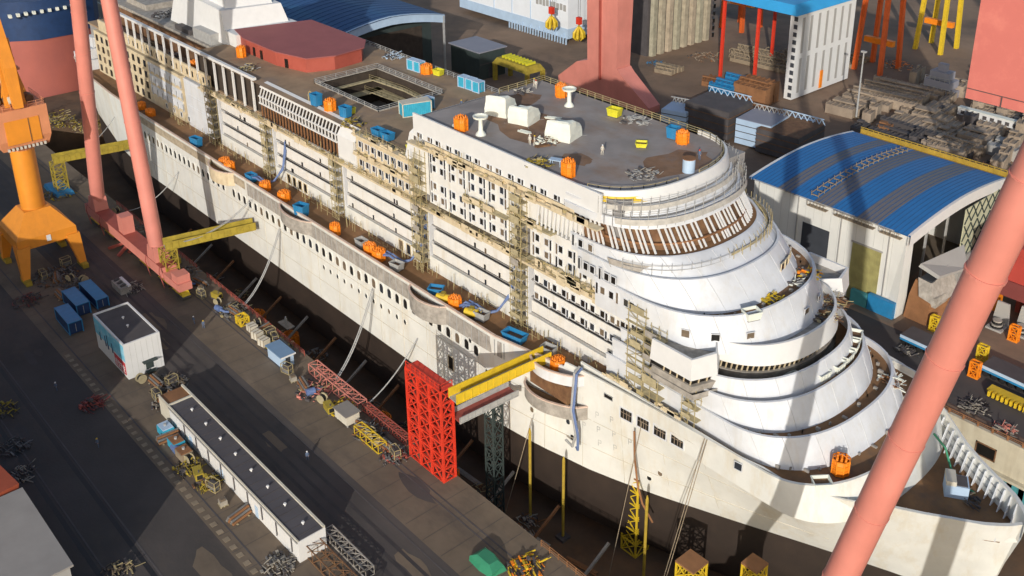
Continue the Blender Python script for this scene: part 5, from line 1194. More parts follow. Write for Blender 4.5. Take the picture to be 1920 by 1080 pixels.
q.build('battens', M_stone, cr0); cr0.location = (*EC[0][:2],0)
for x, y, w, lb in EC[1:]: dup(cr0,(x,y,0),.2,lb,None,(1,1,w/1.5))
for i, (x, y, r0, n, mm, lb) in enumerate(((-143.5,-36.6,3.2,70,(M_grey,M_scaf),'tangle of pipes on the quay between the crane sill and the yellow frame'),(-125.5,-36.2,3.0,50,(M_yeldk,M_scaf),'yellowish offcuts behind the pale crates on the dock edge'),(-108,-38.6,3.4,70,(M_pink,M_scaf),'salmon and ochre scrap in front of the salmon boom'),(-100.6,-38.0,2.4,50,(M_yel,M_scaf),'yellow and white scrap beside the grey topped cabin'),(-91.0,-38.0,3.0,50,(M_grey,M_rustp),'dark fittings beside the yellow frame at the red tower'),(-83.6,-38.4,2.4,60,(M_grey,M_pinkdk),'white and red scrap at the foot of the red tower'),
   (-127.4,-57.4,3.6,110,(M_stone,M_grey),'grey scrap steel heaped between the white office and the long shed'),(-122.6,-60.4,2.2,60,(M_roofcream,M_rustp),'scrap heap at the aft end of the long shed'),(-131.0,-70.0,2.2,70,(M_maroon,M_pinkdk),'dark red scrap pile on the road in front of the white office'),(-103.5,-64.6,2.4,60,(M_yeldk,M_stone),'ochre scrap along the white side of the long shed'),(-98,-64.0,2.2,60,(M_yeldk,M_brown),'dark scrap along the white side of the long shed'),
   (-183,-58.5,5.0,130,(M_grey,M_brown),'dark equipment heaped under the orange crane'),(-176.5,-56.5,3.0,70,(M_grey,M_stone),'pale machinery under the forward legs of the orange crane'),(-176,-66.5,3.2,60,(M_steeld,M_maroon),'dark red scrap left of the orange crane legs'),(-166.5,-48.2,2.4,70,(M_white2,M_steeld),'white and black hoist gear below the sill of the distant crane'),(-226,-43.5,4.0,90,(M_yeldk,M_grey),'yellow lattice offcuts at the quay end of the aft gangway'),(-165,-37.0,3.0,60,(M_grey,M_brown),'pipes on the quay behind the foot of the salmon tubes'),(-192,-36.6,4.0,70,(M_grey,M_maroon),'dark pipes on the quay between the two salmon tubes'),
   (-139.8,-82.0,2.6,50,(M_yeldk,M_steeld),'yellow frames at the left edge of the quay'),(-128,-84,2.6,40,(M_grey,M_steeld),'grey hooks and frames at the left edge of the quay'),(-120,-85.4,2.2,40,(M_coverw,M_steeld),'pale chain links at the left edge above the red hull'),(-89,-82,2.4,40,(M_stone,M_scaf),'scrap at the bottom left of the quay'),(-50.5,-38.6,2.6,60,(M_yel,M_cage),'yellow and orange gear on the quay at the bottom edge'),(-74.6,-64.4,2.6,70,(M_roofcream,M_grey),'pale scrap at the near end of the long shed'))):
    heap(x,y,0,r0,n,lb,mm,50+i,h=1.4)
truss(-74,-60,-60.6,.1,2.2,M_brown,'dark brown lattice frame on the quay at the bottom edge'); truss(-75,-64,-56.6,.1,1.4,M_net,'grey lattice frame behind the dark brown one at the bottom edge')
tt = thing('tarpaulin_cover','green tarpaulin covered load on the quay at the bottom edge','tarpaulin',(-54.5,-42.2,0)); b = MB(); r = random.Random(4)
b.loft([[(-54.5+s*(x+r.uniform(-.2,.2)),-42.2+s*(y+r.uniform(-.2,.2)),z) for x, y in ((-2.4,-1.3),(0,-1.5),(2.4,-1.3),(2.5,1.2),(0,1.5),(-2.4,1.3))] for z, s in ((0,1),(.9,.95),(1.6,.6))], True, True); b.build('tarpaulin', M_grn, tt)
tt = thing('tarpaulin_cover','pale blue tarpaulin lying on the quay beyond the orange crane','tarpaulin',(-229,-40,0)); b = MB(); b.loft([[(-229+s*x,-41.5+s*y,z) for x, y in ((-5,-2.4),(0,-2.8),(5,-2.2),(5.4,2),(0,2.4),(-5,2.2))] for z, s in ((0,1),(.9,.9),(1.3,.5))], True, True); b.build('tarpaulin', M_blue, tt)
mm_ = thing('pipe_bundle','bundle of white topped pump units below the distant crane sill','pump units',(-168,-49.6,0)); MB().box(-170,-165,-51,-48.6,0,1.5).build('unit_frame', M_net, mm_); MB().box(-169.6,-164.8,-49.4,-48.8,1.5,1.9).build('white_beam', M_white2, mm_); 
for q in range(3): MB().tube([(-169.3+q*1.7,-50.6,1.5),(-169.3+q*1.7,-49.6,1.9)],.3,8).build('valve', M_steeld, mm_)
# site sheds along the white side of the long shed
for i, (x, y, mm, lb) in enumerate(((-114.2,-63.6,M_cyan,'blue tank standing against the aft end of the long shed side'),(-109.6,-63.8,M_cyan,'blue and ochre tank, second along the white side of the long shed'),(-106.2,-64.0,M_stone,'ochre tank, third along the white side of the long shed'))):
    t = thing('fuel_tank', lb, 'tank', (x,y,0)); MB().box(x-1.3,x+1.3,y-1,y+1,.2,1.6).build('tank_body', mm, t); MB().box(x-1.2,x+1.2,y-.9,y+.9,1.6,1.75).build('lid', M_palebl if i == 0 else M_rustp, t); MB().tube([(x,y,1.75),(x,y,2.1)],.25,8).build('filler', M_grey, t)
# hull being built at the left edge, and the next vessel beyond the stern
lh = thing('hull_block','dull red steel hull block cut by the lower left edge','hull block',(-110,-97,0))
b = MB(); b.loft([[(-128,-92.4,0),(-105,-90.4,0),(-103,-112,0),(-128,-112,0)],[(-128,-91.4,9.5),(-105,-88.6,9.5),(-102,-112,9.5),(-128,-112,9.5)]], True, True); b.build('block_shell', mat('block_red',(0.34,0.07,0.03),.7,.25,.2), lh); MB().box(-127,-105.6,-101.8,-92.4,9.5,9.9).build('deck_plate', M_maroon, lh); MB().box(-235,-103.5,-135,-102.3,9.0,26.5).build('added_shade_box', M_maroon, lh)  # last box is added out of view, to cast shade over the left quay
gh = thing('quay_store','flat grey roofed store with a blue end wall at the lower left corner','store',(-94,-98,0)); MB().box(-103.4,-84,-112,-88.9,0,9.2).build('wall', M_hallg, gh); MB().box(-103.8,-83.6,-112.4,-88.5,9.2,9.5).build('roof', mat('store_roof',(0.30,0.28,0.26),.8,.12,.2), gh); MB().box(-83.98,-83.8,-108,-90,.5,6.5).build('blue_cladding', M_blue, gh)
rv = thing('moored_ship','red and dark blue ship stem in the dock beyond the stern','ship',(-345,-10,0))
pts = [(-420,-34),(-350,-34),(-331,-31),(-318,-24),(-313,-16),(-313,-6),(-318,4),(-331,10),(-350,13),(-420,13)]
b = MB(); b.loft([[(x*.985-5,y*.95,-8) for x, y in pts],[(x*.995-2,y*.98,2) for x, y in pts],[(x,y,17) for x, y in pts]], True, True); b.build('red_hull', M_rhull, rv, True)
b = MB(); b.loft([[(x+.3,y,17.02) for x, y in pts],[(x+1,y*1.02,30) for x, y in pts]], True, True); b.build('blue_hull', M_navy, rv, True)
MB().box(-380,-322,-30,9,30,44).build('white_house', M_palebl, rv)
hm_ = MB()
for i in range(9): hm_.box(-312+.2-.9,-311.2,-24+i*2.4,-23.2+i*2.4,26,27)
hm_.build('stem_lights', M_tent, rv)
for i in range(3): heap(-292+i*9,-26+i*4,DZ+10+.1,4.5,90,['yellow frames piled in the dock between the two ships, left pile','yellow frames piled in the dock between the two ships, middle pile','yellow frames piled close under the ship stern'][i],(M_yeldk,M_scaf),90+i,h=5)
pf = MB().box(-312,-284,-33,20,DZ,-2); tag(pf.build('dock_platform', M_dockd),'dark raised platform in the dock between the two ships','platform')
# ================================================================== FAR SIDE: hangar with the striped blue roof
hg = thing('assembly_hall','white assembly hall with a curved blue and grey striped roof behind the bow','hall',(-70,80,0))
HX0,HX1,HY0,HY1,EZ = -87.0,-49.8,61.8,102.0,19.0
def roofz(y): t = (y-HY0)/(HY1-HY0); return EZ+.1+1.7*(1-abs(2*t-1)**1.8)
MB().box(HX0,HX1-3.0,HY0,HY0+.5,0,EZ).build('near_wall', M_hallw, hg); MB().box(HX0,HX0+.5,HY0+.5,HY1,0,EZ).build('end_wall', M_hallw, hg); MB().box(HX0,HX1-3,HY1-.5,HY1,0,EZ).build('far_wall', M_hallw, hg)
b = MB(); b.loft([[(HX1-3.0,HY0,0),(HX1-.2,HY0-.6,0),(HX1-.2,HY0+3.2,0),(HX1-3.0,HY0+1.0,0)],[(HX1-3.0,HY0,EZ),(HX1-.2,HY0-.1,EZ),(HX1-.2,HY0+2.6,EZ),(HX1-3.0,HY0+1.0,EZ)]], True, True); b.build('corner_pier', M_hallw, hg)
ys = [HY0-.6+i*(HY1-HY0+1.2)/16 for i in range(17)]
bands = [-88.2,-80.6,-77.2,-71.4,-67.0,-61.0,-56.4,-49.2]
for i, (a, c) in enumerate(zip(bands, bands[1:])):
    b = MB(); sk = 0 if i == 0 else 0
    b.loft([[(a,y,roofz(y)) for y in ys],[(c,y,roofz(y)) for y in ys],[(c,y,roofz(y)-.25) for y in ys],[(a,y,roofz(y)-.25) for y in ys]], False); b.build('roof_panel', M_roofg if i % 2 else M_roofb, hg)
for xg in (HX0-1.2, HX1+.05):
    b = MB(); b.loft([[(xg,y,roofz(y)-(2.4 if xg > -60 else .5)) for y in ys],[(xg,y,roofz(y)+.1) for y in ys],[(xg+.6,y,roofz(y)+.1) for y in ys],[(xg+.6,y,roofz(y)-(2.4 if xg > -60 else .5)) for y in ys]], False); b.build('gable_fascia', M_white2, hg)
for x, m_, z0 in ((-73.8,M_door,0),(-61.6,M_dooryel,0)):
    MB().box(x,x+6.6,HY0-.12,HY0-.02,z0,13.1).build('hall_door', m_, hg)
MB().box(-61.9,-54.7,HY0-.16,HY0-.13,12.9,13.3).build('door_head', M_hallg, hg)
wl = MB()
for i in range(6):
    x = -60.6+i*1.1; wl.box(x,x+.08,HY0-.16,HY0-.12,0,13)
wl.build('door_seams', M_dooryel, hg)
lad = MB(); yy = [HY0+1+i*(HY1-HY0-2)/18 for i in range(19)]
for a, c in zip(yy, yy[1:]):
    for dx in (-.9,.9): lad.beam((-72.2+dx,a,roofz(a)+.6),(-72.2+dx,c,roofz(c)+.6),.14)
    lad.beam((-73.1,a,roofz(a)+.3),(-71.3,a,roofz(a)+.3),.2); lad.beam((-73.1,a,roofz(a)),(-73.1,a,roofz(a)+1.1),.1); lad.beam((-71.3,a,roofz(a)),(-71.3,a,roofz(a)+1.1),.1)
lad.build('roof_walkway', M_stone, hg)
ew = MB()
for x0, x1 in ((-72.5,-68),(-66,-57),(-55.5,-51)):
    ew.box(x0,x1,HY0-1.2,HY0-.1,EZ-1.3,EZ-1.15)
    n = int((x1-x0)/.8)
    for k in range(n+1): ew.beam((x0+k*.8,HY0-1.2,EZ-1.2),(x0+k*.8,HY0-1.2,EZ-.1),.08)
    ew.beam((x0,HY0-1.2,EZ-.1),(x1,HY0-1.2,EZ-.1),.08)
ew.build('eave_walkway', M_stone, hg)
yw = MB(); yw.box(HX0,HX1,HY1+.8,HY1+2.6,EZ-.8,EZ-.6)
for k in range(26):
    x = HX0+.5+k*1.45; yw.beam((x,HY1+.8,EZ-.7),(x,HY1+2.6,EZ-.7),.16); yw.beam((x,HY1+2.6,EZ-.7),(x,HY1+2.6,EZ+.9),.14)
yw.beam((HX0,HY1+2.6,EZ+.9),(HX1,HY1+2.6,EZ+.9),.16); yw.box(HX0,HX1,HY1+2.58,HY1+2.68,EZ-.6,EZ+.5); yw.build('yellow_walkway', mat('walkway_ochre',(0.42,0.28,0.04),.7,.25,.6), hg)
iw = MB().box(HX0+1,HX1-7,HY0+1,HY1-1,.02,.04); iw.build('hall_floor', M_tan, hg)
for i in range(4): MB().box(HX1-4.4,HX1-4.0,HY0+7+i*9,HY0+7.5+i*9,0,EZ).build('hall_column', M_grey, hg)
MB().box(HX1-5.4,HX1-4.5,HY0+1.5,HY1-1,EZ-6,EZ-5).build('crane_beam', M_grey, hg)
cp = thing('hull_section','grey curved hull section standing inside the open hall end','hull section',(-45,72,0))
b = MB(); b.loft([[(-48.5,65,11.2),(-44,64.5,10.4),(-42.5,73,9.8),(-46,78,12)],[(-48.3,65.4,11.8),(-43.8,64.9,11.0),(-42.3,73.3,10.4),(-45.8,78.2,12.6)]], True, True); b.build('upper_plate', M_hallg, cp)
b = MB(); b.loft([[(-49.4,63.4,0),(-44.6,63.2,0),(-43.2,71,0),(-47.6,74,0)],[(-49.0,63.8,5.4),(-44.2,63.2,4.4),(-42.6,72,5.0),(-47.2,75,7.4)],[(-48.4,64.4,8.6),(-45.6,64.2,7.8),(-44.8,71,8),(-47,74,9.4)]], True, True); b.build('brown_section', M_rustp, cp)
b = MB()
for i in range(14): p = lerp(63.9,70.5,i/13); b.box(-44.7,-43.2,p-.10,p+.10,4.3+.0*i,6.4)
b.loft([[(-46.6,63.0,6.0),(-43.4,63.4,5.0),(-42.2,71.6,5.6)],[(-47.8,64.2,9.4),(-45.2,64.4,9.0),(-44.4,71.4,9.6)]], False); b.build('ribbed_edge', M_net, cp)
MB().box(-47.6,-45,64.6,68.4,9.0,9.3).build('dark_hatch', M_door, cp)
ts = thing('lattice_screen','pale lattice braced screen beside the open hall end','screen',(-49,96,0)); MB().box(-49.2,-49.0,84,101.5,6,17.5).build('screen_sheet', mat('screen_pale',(0.52,0.52,0.36),.8,.15,.5), ts); b = MB()
for i in range(6):
    y0_ = 84+i*2.9
    for z in (6,10,14): b.beam((-48.9,y0_,z),(-48.9,y0_+2.9,z+3.6),.2); b.beam((-48.9,y0_+2.9,z),(-48.9,y0_,z+3.6),.2)
b.build('bracing', M_green, ts); MB().box(-49.6,-48.6,84,101.5,0,5.9).build('base_wall', M_hallg, ts)
# red crane on the right with its salmon house
rc = thing('jib_crane','salmon crane house on a red lattice leg cut by the upper right edge','crane',(-42,84,0))
b = MB(); b.loft([[(-52.2,82,42.0),(-30,82,42.0),(-30,98,42.0),(-52.2,98,42.0)],[(-52.2,82,72),(-30,82,72),(-30,98,72),(-52.2,98,72)]], True, True); b.build('crane_house', mat('house_salmon',(0.60,0.175,0.145),.5,.08,.1,(0.72,0.26,0.2),.6,(.2,.2,.2)), rc)
b = MB(); lattice_tower(b,-33,-25,84,92,24,42,4,.7,.4); b.build('lattice_leg', M_red, rc)
MB().box(-34,-24,83,93,33,34.2).build('red_platform', M_red, rc); b = MB(); railing(b,[(-52,82,72),(-52,98,72)],1.2,2); railing(b,[(-52.3,81.8,42),(-30,81.8,42)],2.2,7,.1,1); b.build('house_mast', M_steeld, rc)
b = MB(); lattice_tower(b,-34.5,-23.5,82.5,93.5,0,24,4,.9,.45); b.build('lower_leg', M_pinkdk, rc)
b = thing('red_block','red and maroon ship block seen right of the close salmon tube','ship block',(-34,80,0)); MB().box(-40,-18,78,92,8.5,16).build('red_shell', mat('shell_red',(0.42,0.055,0.04),.6,.2,.2), b); MB().box(-40.5,-17.5,77.6,92,5,8.5).build('maroon_base', M_maroon, b)
for x in (-38,-31,-24): MB().box(x-.7,x+.7,79,81,0,5).build('support', M_cage, b)
for i in range(3):
    t = thing('coil_rack','pale cradle with black stacked coils right of the close salmon tube, %s' % ('left one','middle one','right one')[i],'cradle',(-34+i*3.6,75,0)); x = -34.5+i*4.2; y = 73+i*1.4
    MB().box(x-1.6,x+1.6,y-1.4,y+1.4,0,.4).build('base', M_hallg, t)
    for k in range(4): MB().tube([(x,y,.4+k*.42),(x,y,.7+k*.42)],1.25-.12*k,12).build('coil', M_net if k % 2 else M_blk, t)
    b = MB(); b.loft([[(x-1.7,y+1.5,0),(x+1.7,y+1.5,0),(x+1.7,y+1.9,0),(x-1.7,y+1.9,0)],[(x-1.2,y+1.5,5.2),(x+1.2,y+1.5,5.2),(x+1.2,y+1.9,5.2),(x-1.2,y+1.9,5.2)]], True, True); b.build('back_plate', M_hallg, t)
# transporters and posts on the far quay
def flat(x, y, L, rz, label):
    t = thing('flat_transporter', label, 'transporter', (0,0,0)); MB().box(-L/2,L/2,-2.2,2.2,1.2,2.2).build('chassis', M_blue, t); MB().box(-L/2,L/2,-2.2,2.2,2.2,2.34).build('load_bed', M_steeld, t); MB().box(-L/2,L/2,-2.28,-2.2,1.7,2.3).build('edge_stripe', M_palebl, t)
    w = MB()
    for k in range(int(L/1.6)+0):
        for s in (-1.6,1.6): w.tube([(-L/2+.8+k*1.6,s-.3,.55),(-L/2+.8+k*1.6,s+.3,.55)],.55,8)
    tag(w.build('wheels', M_blk, t), kind='stuff'); t.location = (x,y,0); t.rotation_euler.z = rz; return t
flat(-20.5,57.0,17,-.03,'long blue flat transporter right of the close salmon tube'); flat(-41.0,55.5,7,-.03,'short blue flat transporter left of the close salmon tube')
yt = thing('yellow_truss_lift','yellow slatted loading frame beside the blue transporter','loading frame',(-20,51,0)); MB().box(-25.5,-12,50.2,52.2,.8,1.2).build('frame', M_yel, yt)
for i in range(9): MB().box(-25+i*.8,-24.6+i*.8,49.4,50.2,.3,1.3).build('slat', M_yel, yt)
for i in range(6): MB().box(-18.4+i*1.1,-17.6+i*1.1,49.4,50.3,.2,1.6).build('block', M_stone, yt)
for i, (x, y, mm, lb) in enumerate(((-42.4,63.0,M_yel,'yellow stand at the hall corner left of the close salmon tube'),(-31.2,60.0,M_yel,'yellow stand just right of the close salmon tube'),(-29.6,53.8,M_cage,'orange and ochre stand right of the close salmon tube'),(-30.2,71.2,M_cage,'small orange cone shaped stand in front of the coil cradles'))):
    t = thing('steel_stand', lb, 'stand', (x,y,0)); b = MB(); lattice_tower(b,x-.8,x+.8,y-.5,y+.5,0,3.2,2,.3,.15); b.build('stand_frame', mm, t); MB().box(x-1,x+1,y-.7,y+.7,0,.3).build('stand_foot', mm, t)
heap(-25,44.6,0,2.6,60,'white and black pipe fittings on the far quay beside the salmon tube',(M_white2,M_blk),120); heap(-42.6,52.0,0,2.0,40,'dark scrap with white fittings on the far quay near the bow',(M_steeld,M_white2),121); heap(-18.6,42.6,0,2.0,40,'red and white fittings above the cream dock wall',(M_pink,M_white2),122); heap(-56,46,0,5,80,'dark scrap along the far quay behind the bridge wing',(M_steeld,M_brown),123,h=1)
t = thing('blue_sheet_wall','teal and blue cladding stacked at the foot of the hall wall','cladding',(-53,60,0)); MB().box(-56,-50.2,60.4,61.3,0,3.6).build('cladding_sheet', M_blue, t); MB().box(-60,-56.2,60.4,61.3,0,3.0).build('cladding_sheet', M_teal, t)
# ---------------------------------------------------------------- halls and yard far behind
th = thing('far_hall','blue roofed hall with a white gable band behind the red deckhouse','hall',(-262,76,0))
tz = lambda y: 20.5+3.0*(1-abs(2*(y-50)/42-1)**1.7)
b = MB(); ys2 = [49+i*44/10 for i in range(11)]
b.loft([[(-340,y,tz(y)) for y in ys2],[(-240,y,tz(y)) for y in ys2],[(-240,y,tz(y)-.3) for y in ys2]], False); b.build('roof', M_roofd, th)
b = MB(); b.loft([[(-239.9,y,tz(y)-2.8) for y in ys2],[(-239.9,y,tz(y)+.1) for y in ys2],[(-240.6,y,tz(y)+.1) for y in ys2]], False); b.build('gable_band', M_palebl, th)
MB().box(-339,-244,52,90,0,20.2).build('dark_wall', M_green, th); MB().box(-240.3,-239.8,92.2,92.8,0,20).build('corner_post', M_grey, th)
MB().box(-243.9,-243.8,56,86,0,17).build('hall_opening', M_int, th)
sg = thing('pump_house','small dark building with a flat lilac grey roof beyond the lido deck','building',(-232,100,0)); MB().box(-240,-224.4,95.2,106.4,0,9.6).build('wall', M_green, sg); MB().box(-240.6,-223.8,94.6,107,9.6,9.95).build('roof', M_greyroof, sg); MB().box(-224.38,-224.3,99,102,.2,4).build('door', M_door, sg); MB().box(-224.38,-224.3,95.4,106,5.2,5.5).build('string_course', M_steeld, sg)
yf = thing('yellow_lifting_frame','yellow gantry frame in the shade beyond the lido deck','lifting frame',(-213,104,0)); b = MB()
b.loft([[(-222.4,99,6.0),(-204.5,99,6.0),(-204.5,107,6.0),(-222.4,107,6.0)],[(-221,100,8.0),(-206,100,8.0),(-206,106,8.0),(-221,106,8.0)]], True, True); b.build('frame_body', M_yeldk, yf)
for x in (-221.6,-205.2):
    for y in (99.6,106.4): MB().box(x-.6,x+.6,y-.6,y+.6,0,6).build('frame_leg', M_yeldk, yf)
for i in range(8): MB().box(-219.6+i*1.7,-219+i*1.7,101,105,8,8.8).build('rung', M_lime, yf)
bbd = thing('blue_office','tall white and pale blue sheet block behind the yellow grabs','building',(-256,160,0)); MB().box(-300,-235,146.5,172,6.0,22).build('white_wall', mat('block_white',(0.74,0.77,0.80),.6,.06,.2), bbd); MB().box(-300.2,-234.8,146.3,172,2.2,6.0).build('blue_base', M_palebl, bbd)
sw = MB().box(-.7,.7,-.06,.06,0,2.4).mesh('window', M_hallg)
for i in range(9): inst(sw,'window',bbd,(-252+i*1.9,146.4,12.5+(i%2)*.2))
for i in range(4): MB().box(-278+i*11,-277.7+i*11,146.3,146.5,6,22).build('sheet_seam', M_palebl, bbd)
stl = MB()
for i in range(22): stl.box(-268+i*1.55,-267.7+i*1.55,145.6,146.2,0,2.2+(i*7%3)*.8)
stl.build('base_steelwork', M_palebl, bbd)
for i, (x, y, z, lb) in enumerate(((-236,139,7.5,'left yellow grab hanging from a red block'),(-221.5,139,6.5,'right yellow grab hanging from a red block'))):
    t = thing('crane_grab', lb, 'grab', (x,y,z)); tag(t, group='yellow grabs')
    for k in range(6):
        a = k*math.pi/3; MB().tube([(x+.4*math.cos(a),y+.4*math.sin(a),z+4.6),(x+1.8*math.cos(a),y+1.8*math.sin(a),z+2.4),(x+1.9*math.cos(a),y+1.9*math.sin(a),z+.8),(x+.9*math.cos(a),y+.9*math.sin(a),z-.4)],[.3,.6,.55,.15],6).build('grab_claw', M_yel, t)
    MB().box(x-.9,x+.9,y-.7,y+.7,z+5.6,z+8.2).build('hook_block', M_red, t); MB().tube([(x,y,z+4.4),(x,y,z+5.8)],.35,8).build('shank', M_yeldk, t); b = MB()
    for dx in (-.5,.5): b.tube([(x+dx,y,z+8.2),(x+dx,y,z+75)],.07,5)
    b.build('hoist_rope', M_steeld, t)
gs = thing('sheet_pile_stack','row of tall grey corrugated steel panels standing upright','panel stack',(-204,174,0))
for i in range(8):
    y = 158+i*4.3; b = MB(); pts = []
    b.loft([[(-204.5,y,0),(-203.2,y+.5,0),(-203.2,y+2.5,0),(-204.5,y+3.1,0),(-204.5,y+3.7,0)],[(-204.5,y,26),(-203.2,y+.5,26),(-203.2,y+2.5,26),(-204.5,y+3.1,26),(-204.5,y+3.7,26)]], False); b.build('corrugated_panel', mat('panel_lichen%d' % i,(0.36+.02*(i%3),0.33,0.24),.8,.3,.5,(0.16,0.16,0.12),.6,(.8,.8,.4)) if i < 3 else MATS['panel_lichen%d' % (i%3)], gs)
MB().box(-222,-204.8,157,193,0,26).build('stack_core', M_steeld, gs)
b = MB()
for k in range(9): b.box(-203.1,-202.7,192.2,193,1+k*2.8,2.6+k*2.8)
b.build('panel_holes', M_dark, gs)
wsb = thing('slotted_wall_block','white block with two rows of tall grey slots and a blue roof','building',(-150,172,0))
MB().box(-144.0,-141.2,155.4,188.2,.4,28.4).build('wall', M_white2, wsb); b = MB(); b.loft([[(-174,153.4,28.4),(-140.4,153.4,28.4),(-140.4,190.4,28.4),(-174,190.4,28.4)],[(-172,154.4,31.5),(-142.4,154.4,31.5),(-142.4,189.4,31.5),(-172,189.4,31.5)]], True, True); b.build('roof', M_blt, wsb)
sl = MB().box(-.05,.06,-.62,.62,0,11.5).mesh('wall_slot', MATS['hall_grey'])
for i in range(7):
    for z in (2.2,15.4): inst(sl,'wall_slot',wsb,(-141.17,158.6+i*4.35,z))
hb = MB().box(-.65,.65,-.1,.1,0,1.4).mesh('wall_hole', M_door)
for k in range(11): inst(hb,'wall_hole',wsb,(-141.9,155.35,1.2+k*2.5))
pass; MB().box(-141.1,-140.8,170.6,172,1.0,7).build('orange_ladder', M_cage, wsb)
for px_, py_ in ((-171,157),(-171,186),(-157,157),(-157,186)): MB().box(px_-.45,px_+.45,py_-.45,py_+.45,0,28.3).build('roof_post', M_red, wsb)
lp = thing('lamp_mast','slim tall lamp mast standing behind the hall roof','lamp mast',(-118.6,157.2,0)); MB().tube([(-118.6,157.2,0),(-118.6,157.2,21)],[.34,.2],8).build('mast', M_grey, lp); MB().box(-119.4,-117.8,156.8,157.6,21,21.5).build('lamp_head', M_grey, lp); MB().box(-119.2,-118,156.6,157.8,0,.5).build('footing', M_stone, lp)
M_crane2 = mat('crane_vermilion', (0.62,0.11,0.02), .55, .15, .3)
for i, (x, y, lb) in enumerate(((-141,206,'orange red portal crane legs behind the slotted white block'),(-139,244,'yellow portal crane legs furthest right at the top edge'),(-206,214,'orange red crane legs behind the corrugated panels'))):
    t = thing('portal_crane', lb, 'crane', (x,y,0)); tag(t, group='orange red cranes in the yard')
    for dx in (-5,5):
        for dy in (-6,6): MB().beam((x+dx,y+dy,0),(x+dx*.8,y+dy*.8,30),1.6,1.3).build('portal_leg', (M_crane2,M_yel,M_crane2)[i], t)
    MB().box(x-6,x+6,y-7,y+7,30,34).build('portal', M_crane2, t); MB().tube([(x,y,34),(x,y,46)],3,12).build('column', M_cage, t); MB().box(x-5.5,x+5.5,y-.9,y+.9,9,11).build('cross_tie', M_cage, t)
# steel stock in the yard
def slab(x, y, lx, ly, h, rz, m, label, n=5, name='plate_stack'):
    t = thing(name, label, 'steel stack', (0,0,0)); r = random.Random(int(x*13+y))
    for i in range(n):
        w = ly/n; xa_, xb_, ya_, yb_, ht = -lx/2+r.uniform(0,lx*.18), lx/2-r.uniform(0,lx*.18), -ly/2+i*w+.05, -ly/2+(i+1)*w-w*.16, h+r.uniform(-.7,.5)
        q_ = MB().box(xa_,xb_,ya_,yb_,.05,ht); kk = max(2,int((xb_-xa_)/1.7))
        for e_ in range(kk+1): xe = lerp(xa_,xb_-.16,e_/kk); q_.box(xe,xe+.16,ya_+.1,yb_-.1,ht,ht+r.uniform(.25,.5))
        if i % 3 == 1: q_.box(xa_-.3,xb_-1.5,ya_+w*.3,yb_-w*.15,ht+.5,ht+.9)
        q_.build('plate', m, t)
    b = MB()
    for k in (-.35,.35): b.box(lx*k-.2,lx*k+.2,-ly/2,ly/2,0,.05)
    b.build('bearers', M_brown, t); t.location = (x,y,0); t.rotation_euler.z = rz; return t
ST = [(-119,182,24,20,3.4,.12,M_steel,'broad ribbed steel stack right of the slotted white block',9),(-124.5,164,12,18,2.6,.1,M_steel,'steel stack between the lamp mast and the slotted white block',5),(-103,172,9,26,2.8,.1,M_steel,'long steel stack in the middle of the yard, left of the narrow pair',3),(-97.5,165,6,22,2.4,.1,M_steel,'first of the two narrow steel stacks in the yard',3),(-92.8,164,5,20,2.2,.1,M_steel,'second of the two narrow steel stacks in the yard',3),
 (-98.6,151,22,12,3.0,-.05,M_steeld,'dark blue grey plate stack just behind the yellow hall walkway',4),(-84.5,152,14,12,3.2,0,M_steel,'rusty framed stack behind the far hall corner',6),(-84.5,170,11,16,2.4,.1,M_steel,'grey stack behind the rusty framed one',4),(-74.5,164,10,10,2.6,0,M_hallg,'pale grey block stack near the red crane leg',3),(-69,174,8,12,2.6,0,M_steeld,'dark stack below the salmon crane house',3),(-74.6,142,10,12,2,.2,M_rustp,'brown stack beside the red crane leg',4),(-90,192,18,9,2.6,.1,M_steel,'far steel stack left of the white girder',4),(-105,204,24,10,2.2,.1,M_steel,'far rust grey stack behind the machinery frames',5),(-77,190,14,10,2.4,0,M_steeld,'dark stack under the edge of the salmon crane house',3),
 (-128,136,16,9,2.0,.3,M_palebl,'pale plate stack between the bow and the slotted white block',4),(-149,168-20,16,10,6.5,.08,M_rustp,'red brown panel stack beside the slotted white block',3),(-158,146,10,12,4.5,.08,M_blue,'blue panel stack beside the red brown one',5),(-172,184,30,16,1.6,.1,M_stone,'grey pipe stock in front of the orange red crane legs',9),(-160,205,30,14,1.4,.1,M_stone,'second grey pipe stock further back in the yard',9),(-188,150,10,8,1.6,.2,M_stone,'pale stock between the salmon box leg and the corrugated panels',4),(-168,160-8,10,10,1.4,.2,M_rustp,'rust brown stock left of the blue panel stack',4)]
for a in ST: slab(*a[:8], a[8])
RW = ['front','second','third','fourth','back']
for j in range(5):
    for i in range(6):
        r = random.Random(j*10+i); x = -112+i*8.0+r.uniform(-1.2,1.2)-j*3.0; y = 146+j*14+i*1.5+r.uniform(-2,2)
        slab(x,y,r.uniform(2.6,4.4),r.uniform(8,13),r.uniform(1.2,4.6),.15+r.uniform(-.05,.05),(M_steel,M_steel,M_steeld,M_rustp)[r.randrange(4)],'narrow plate pile in the %s yard row behind the hall, %s from the lamp mast' % (RW[j], ORD[i]),2,'plate_pile')
wg = thing('white_girder','long white perforated girder lying in the yard below the salmon crane house','girder',(-88,178,0)); MB().box(-98,-76,180.2,181.6,1.4,3.6).build('girder_web', M_white2, wg); b = MB()
for i in range(9): b.box(-97+i*2.3,-95.8+i*2.3,180.1,180.2,1.8,2.9)
tag(b.build('girder_holes', M_steeld, wg), kind='stuff'); MB().box(-98,-76,179.8,182,3.6,3.8).build('top_flange', M_tent, wg)
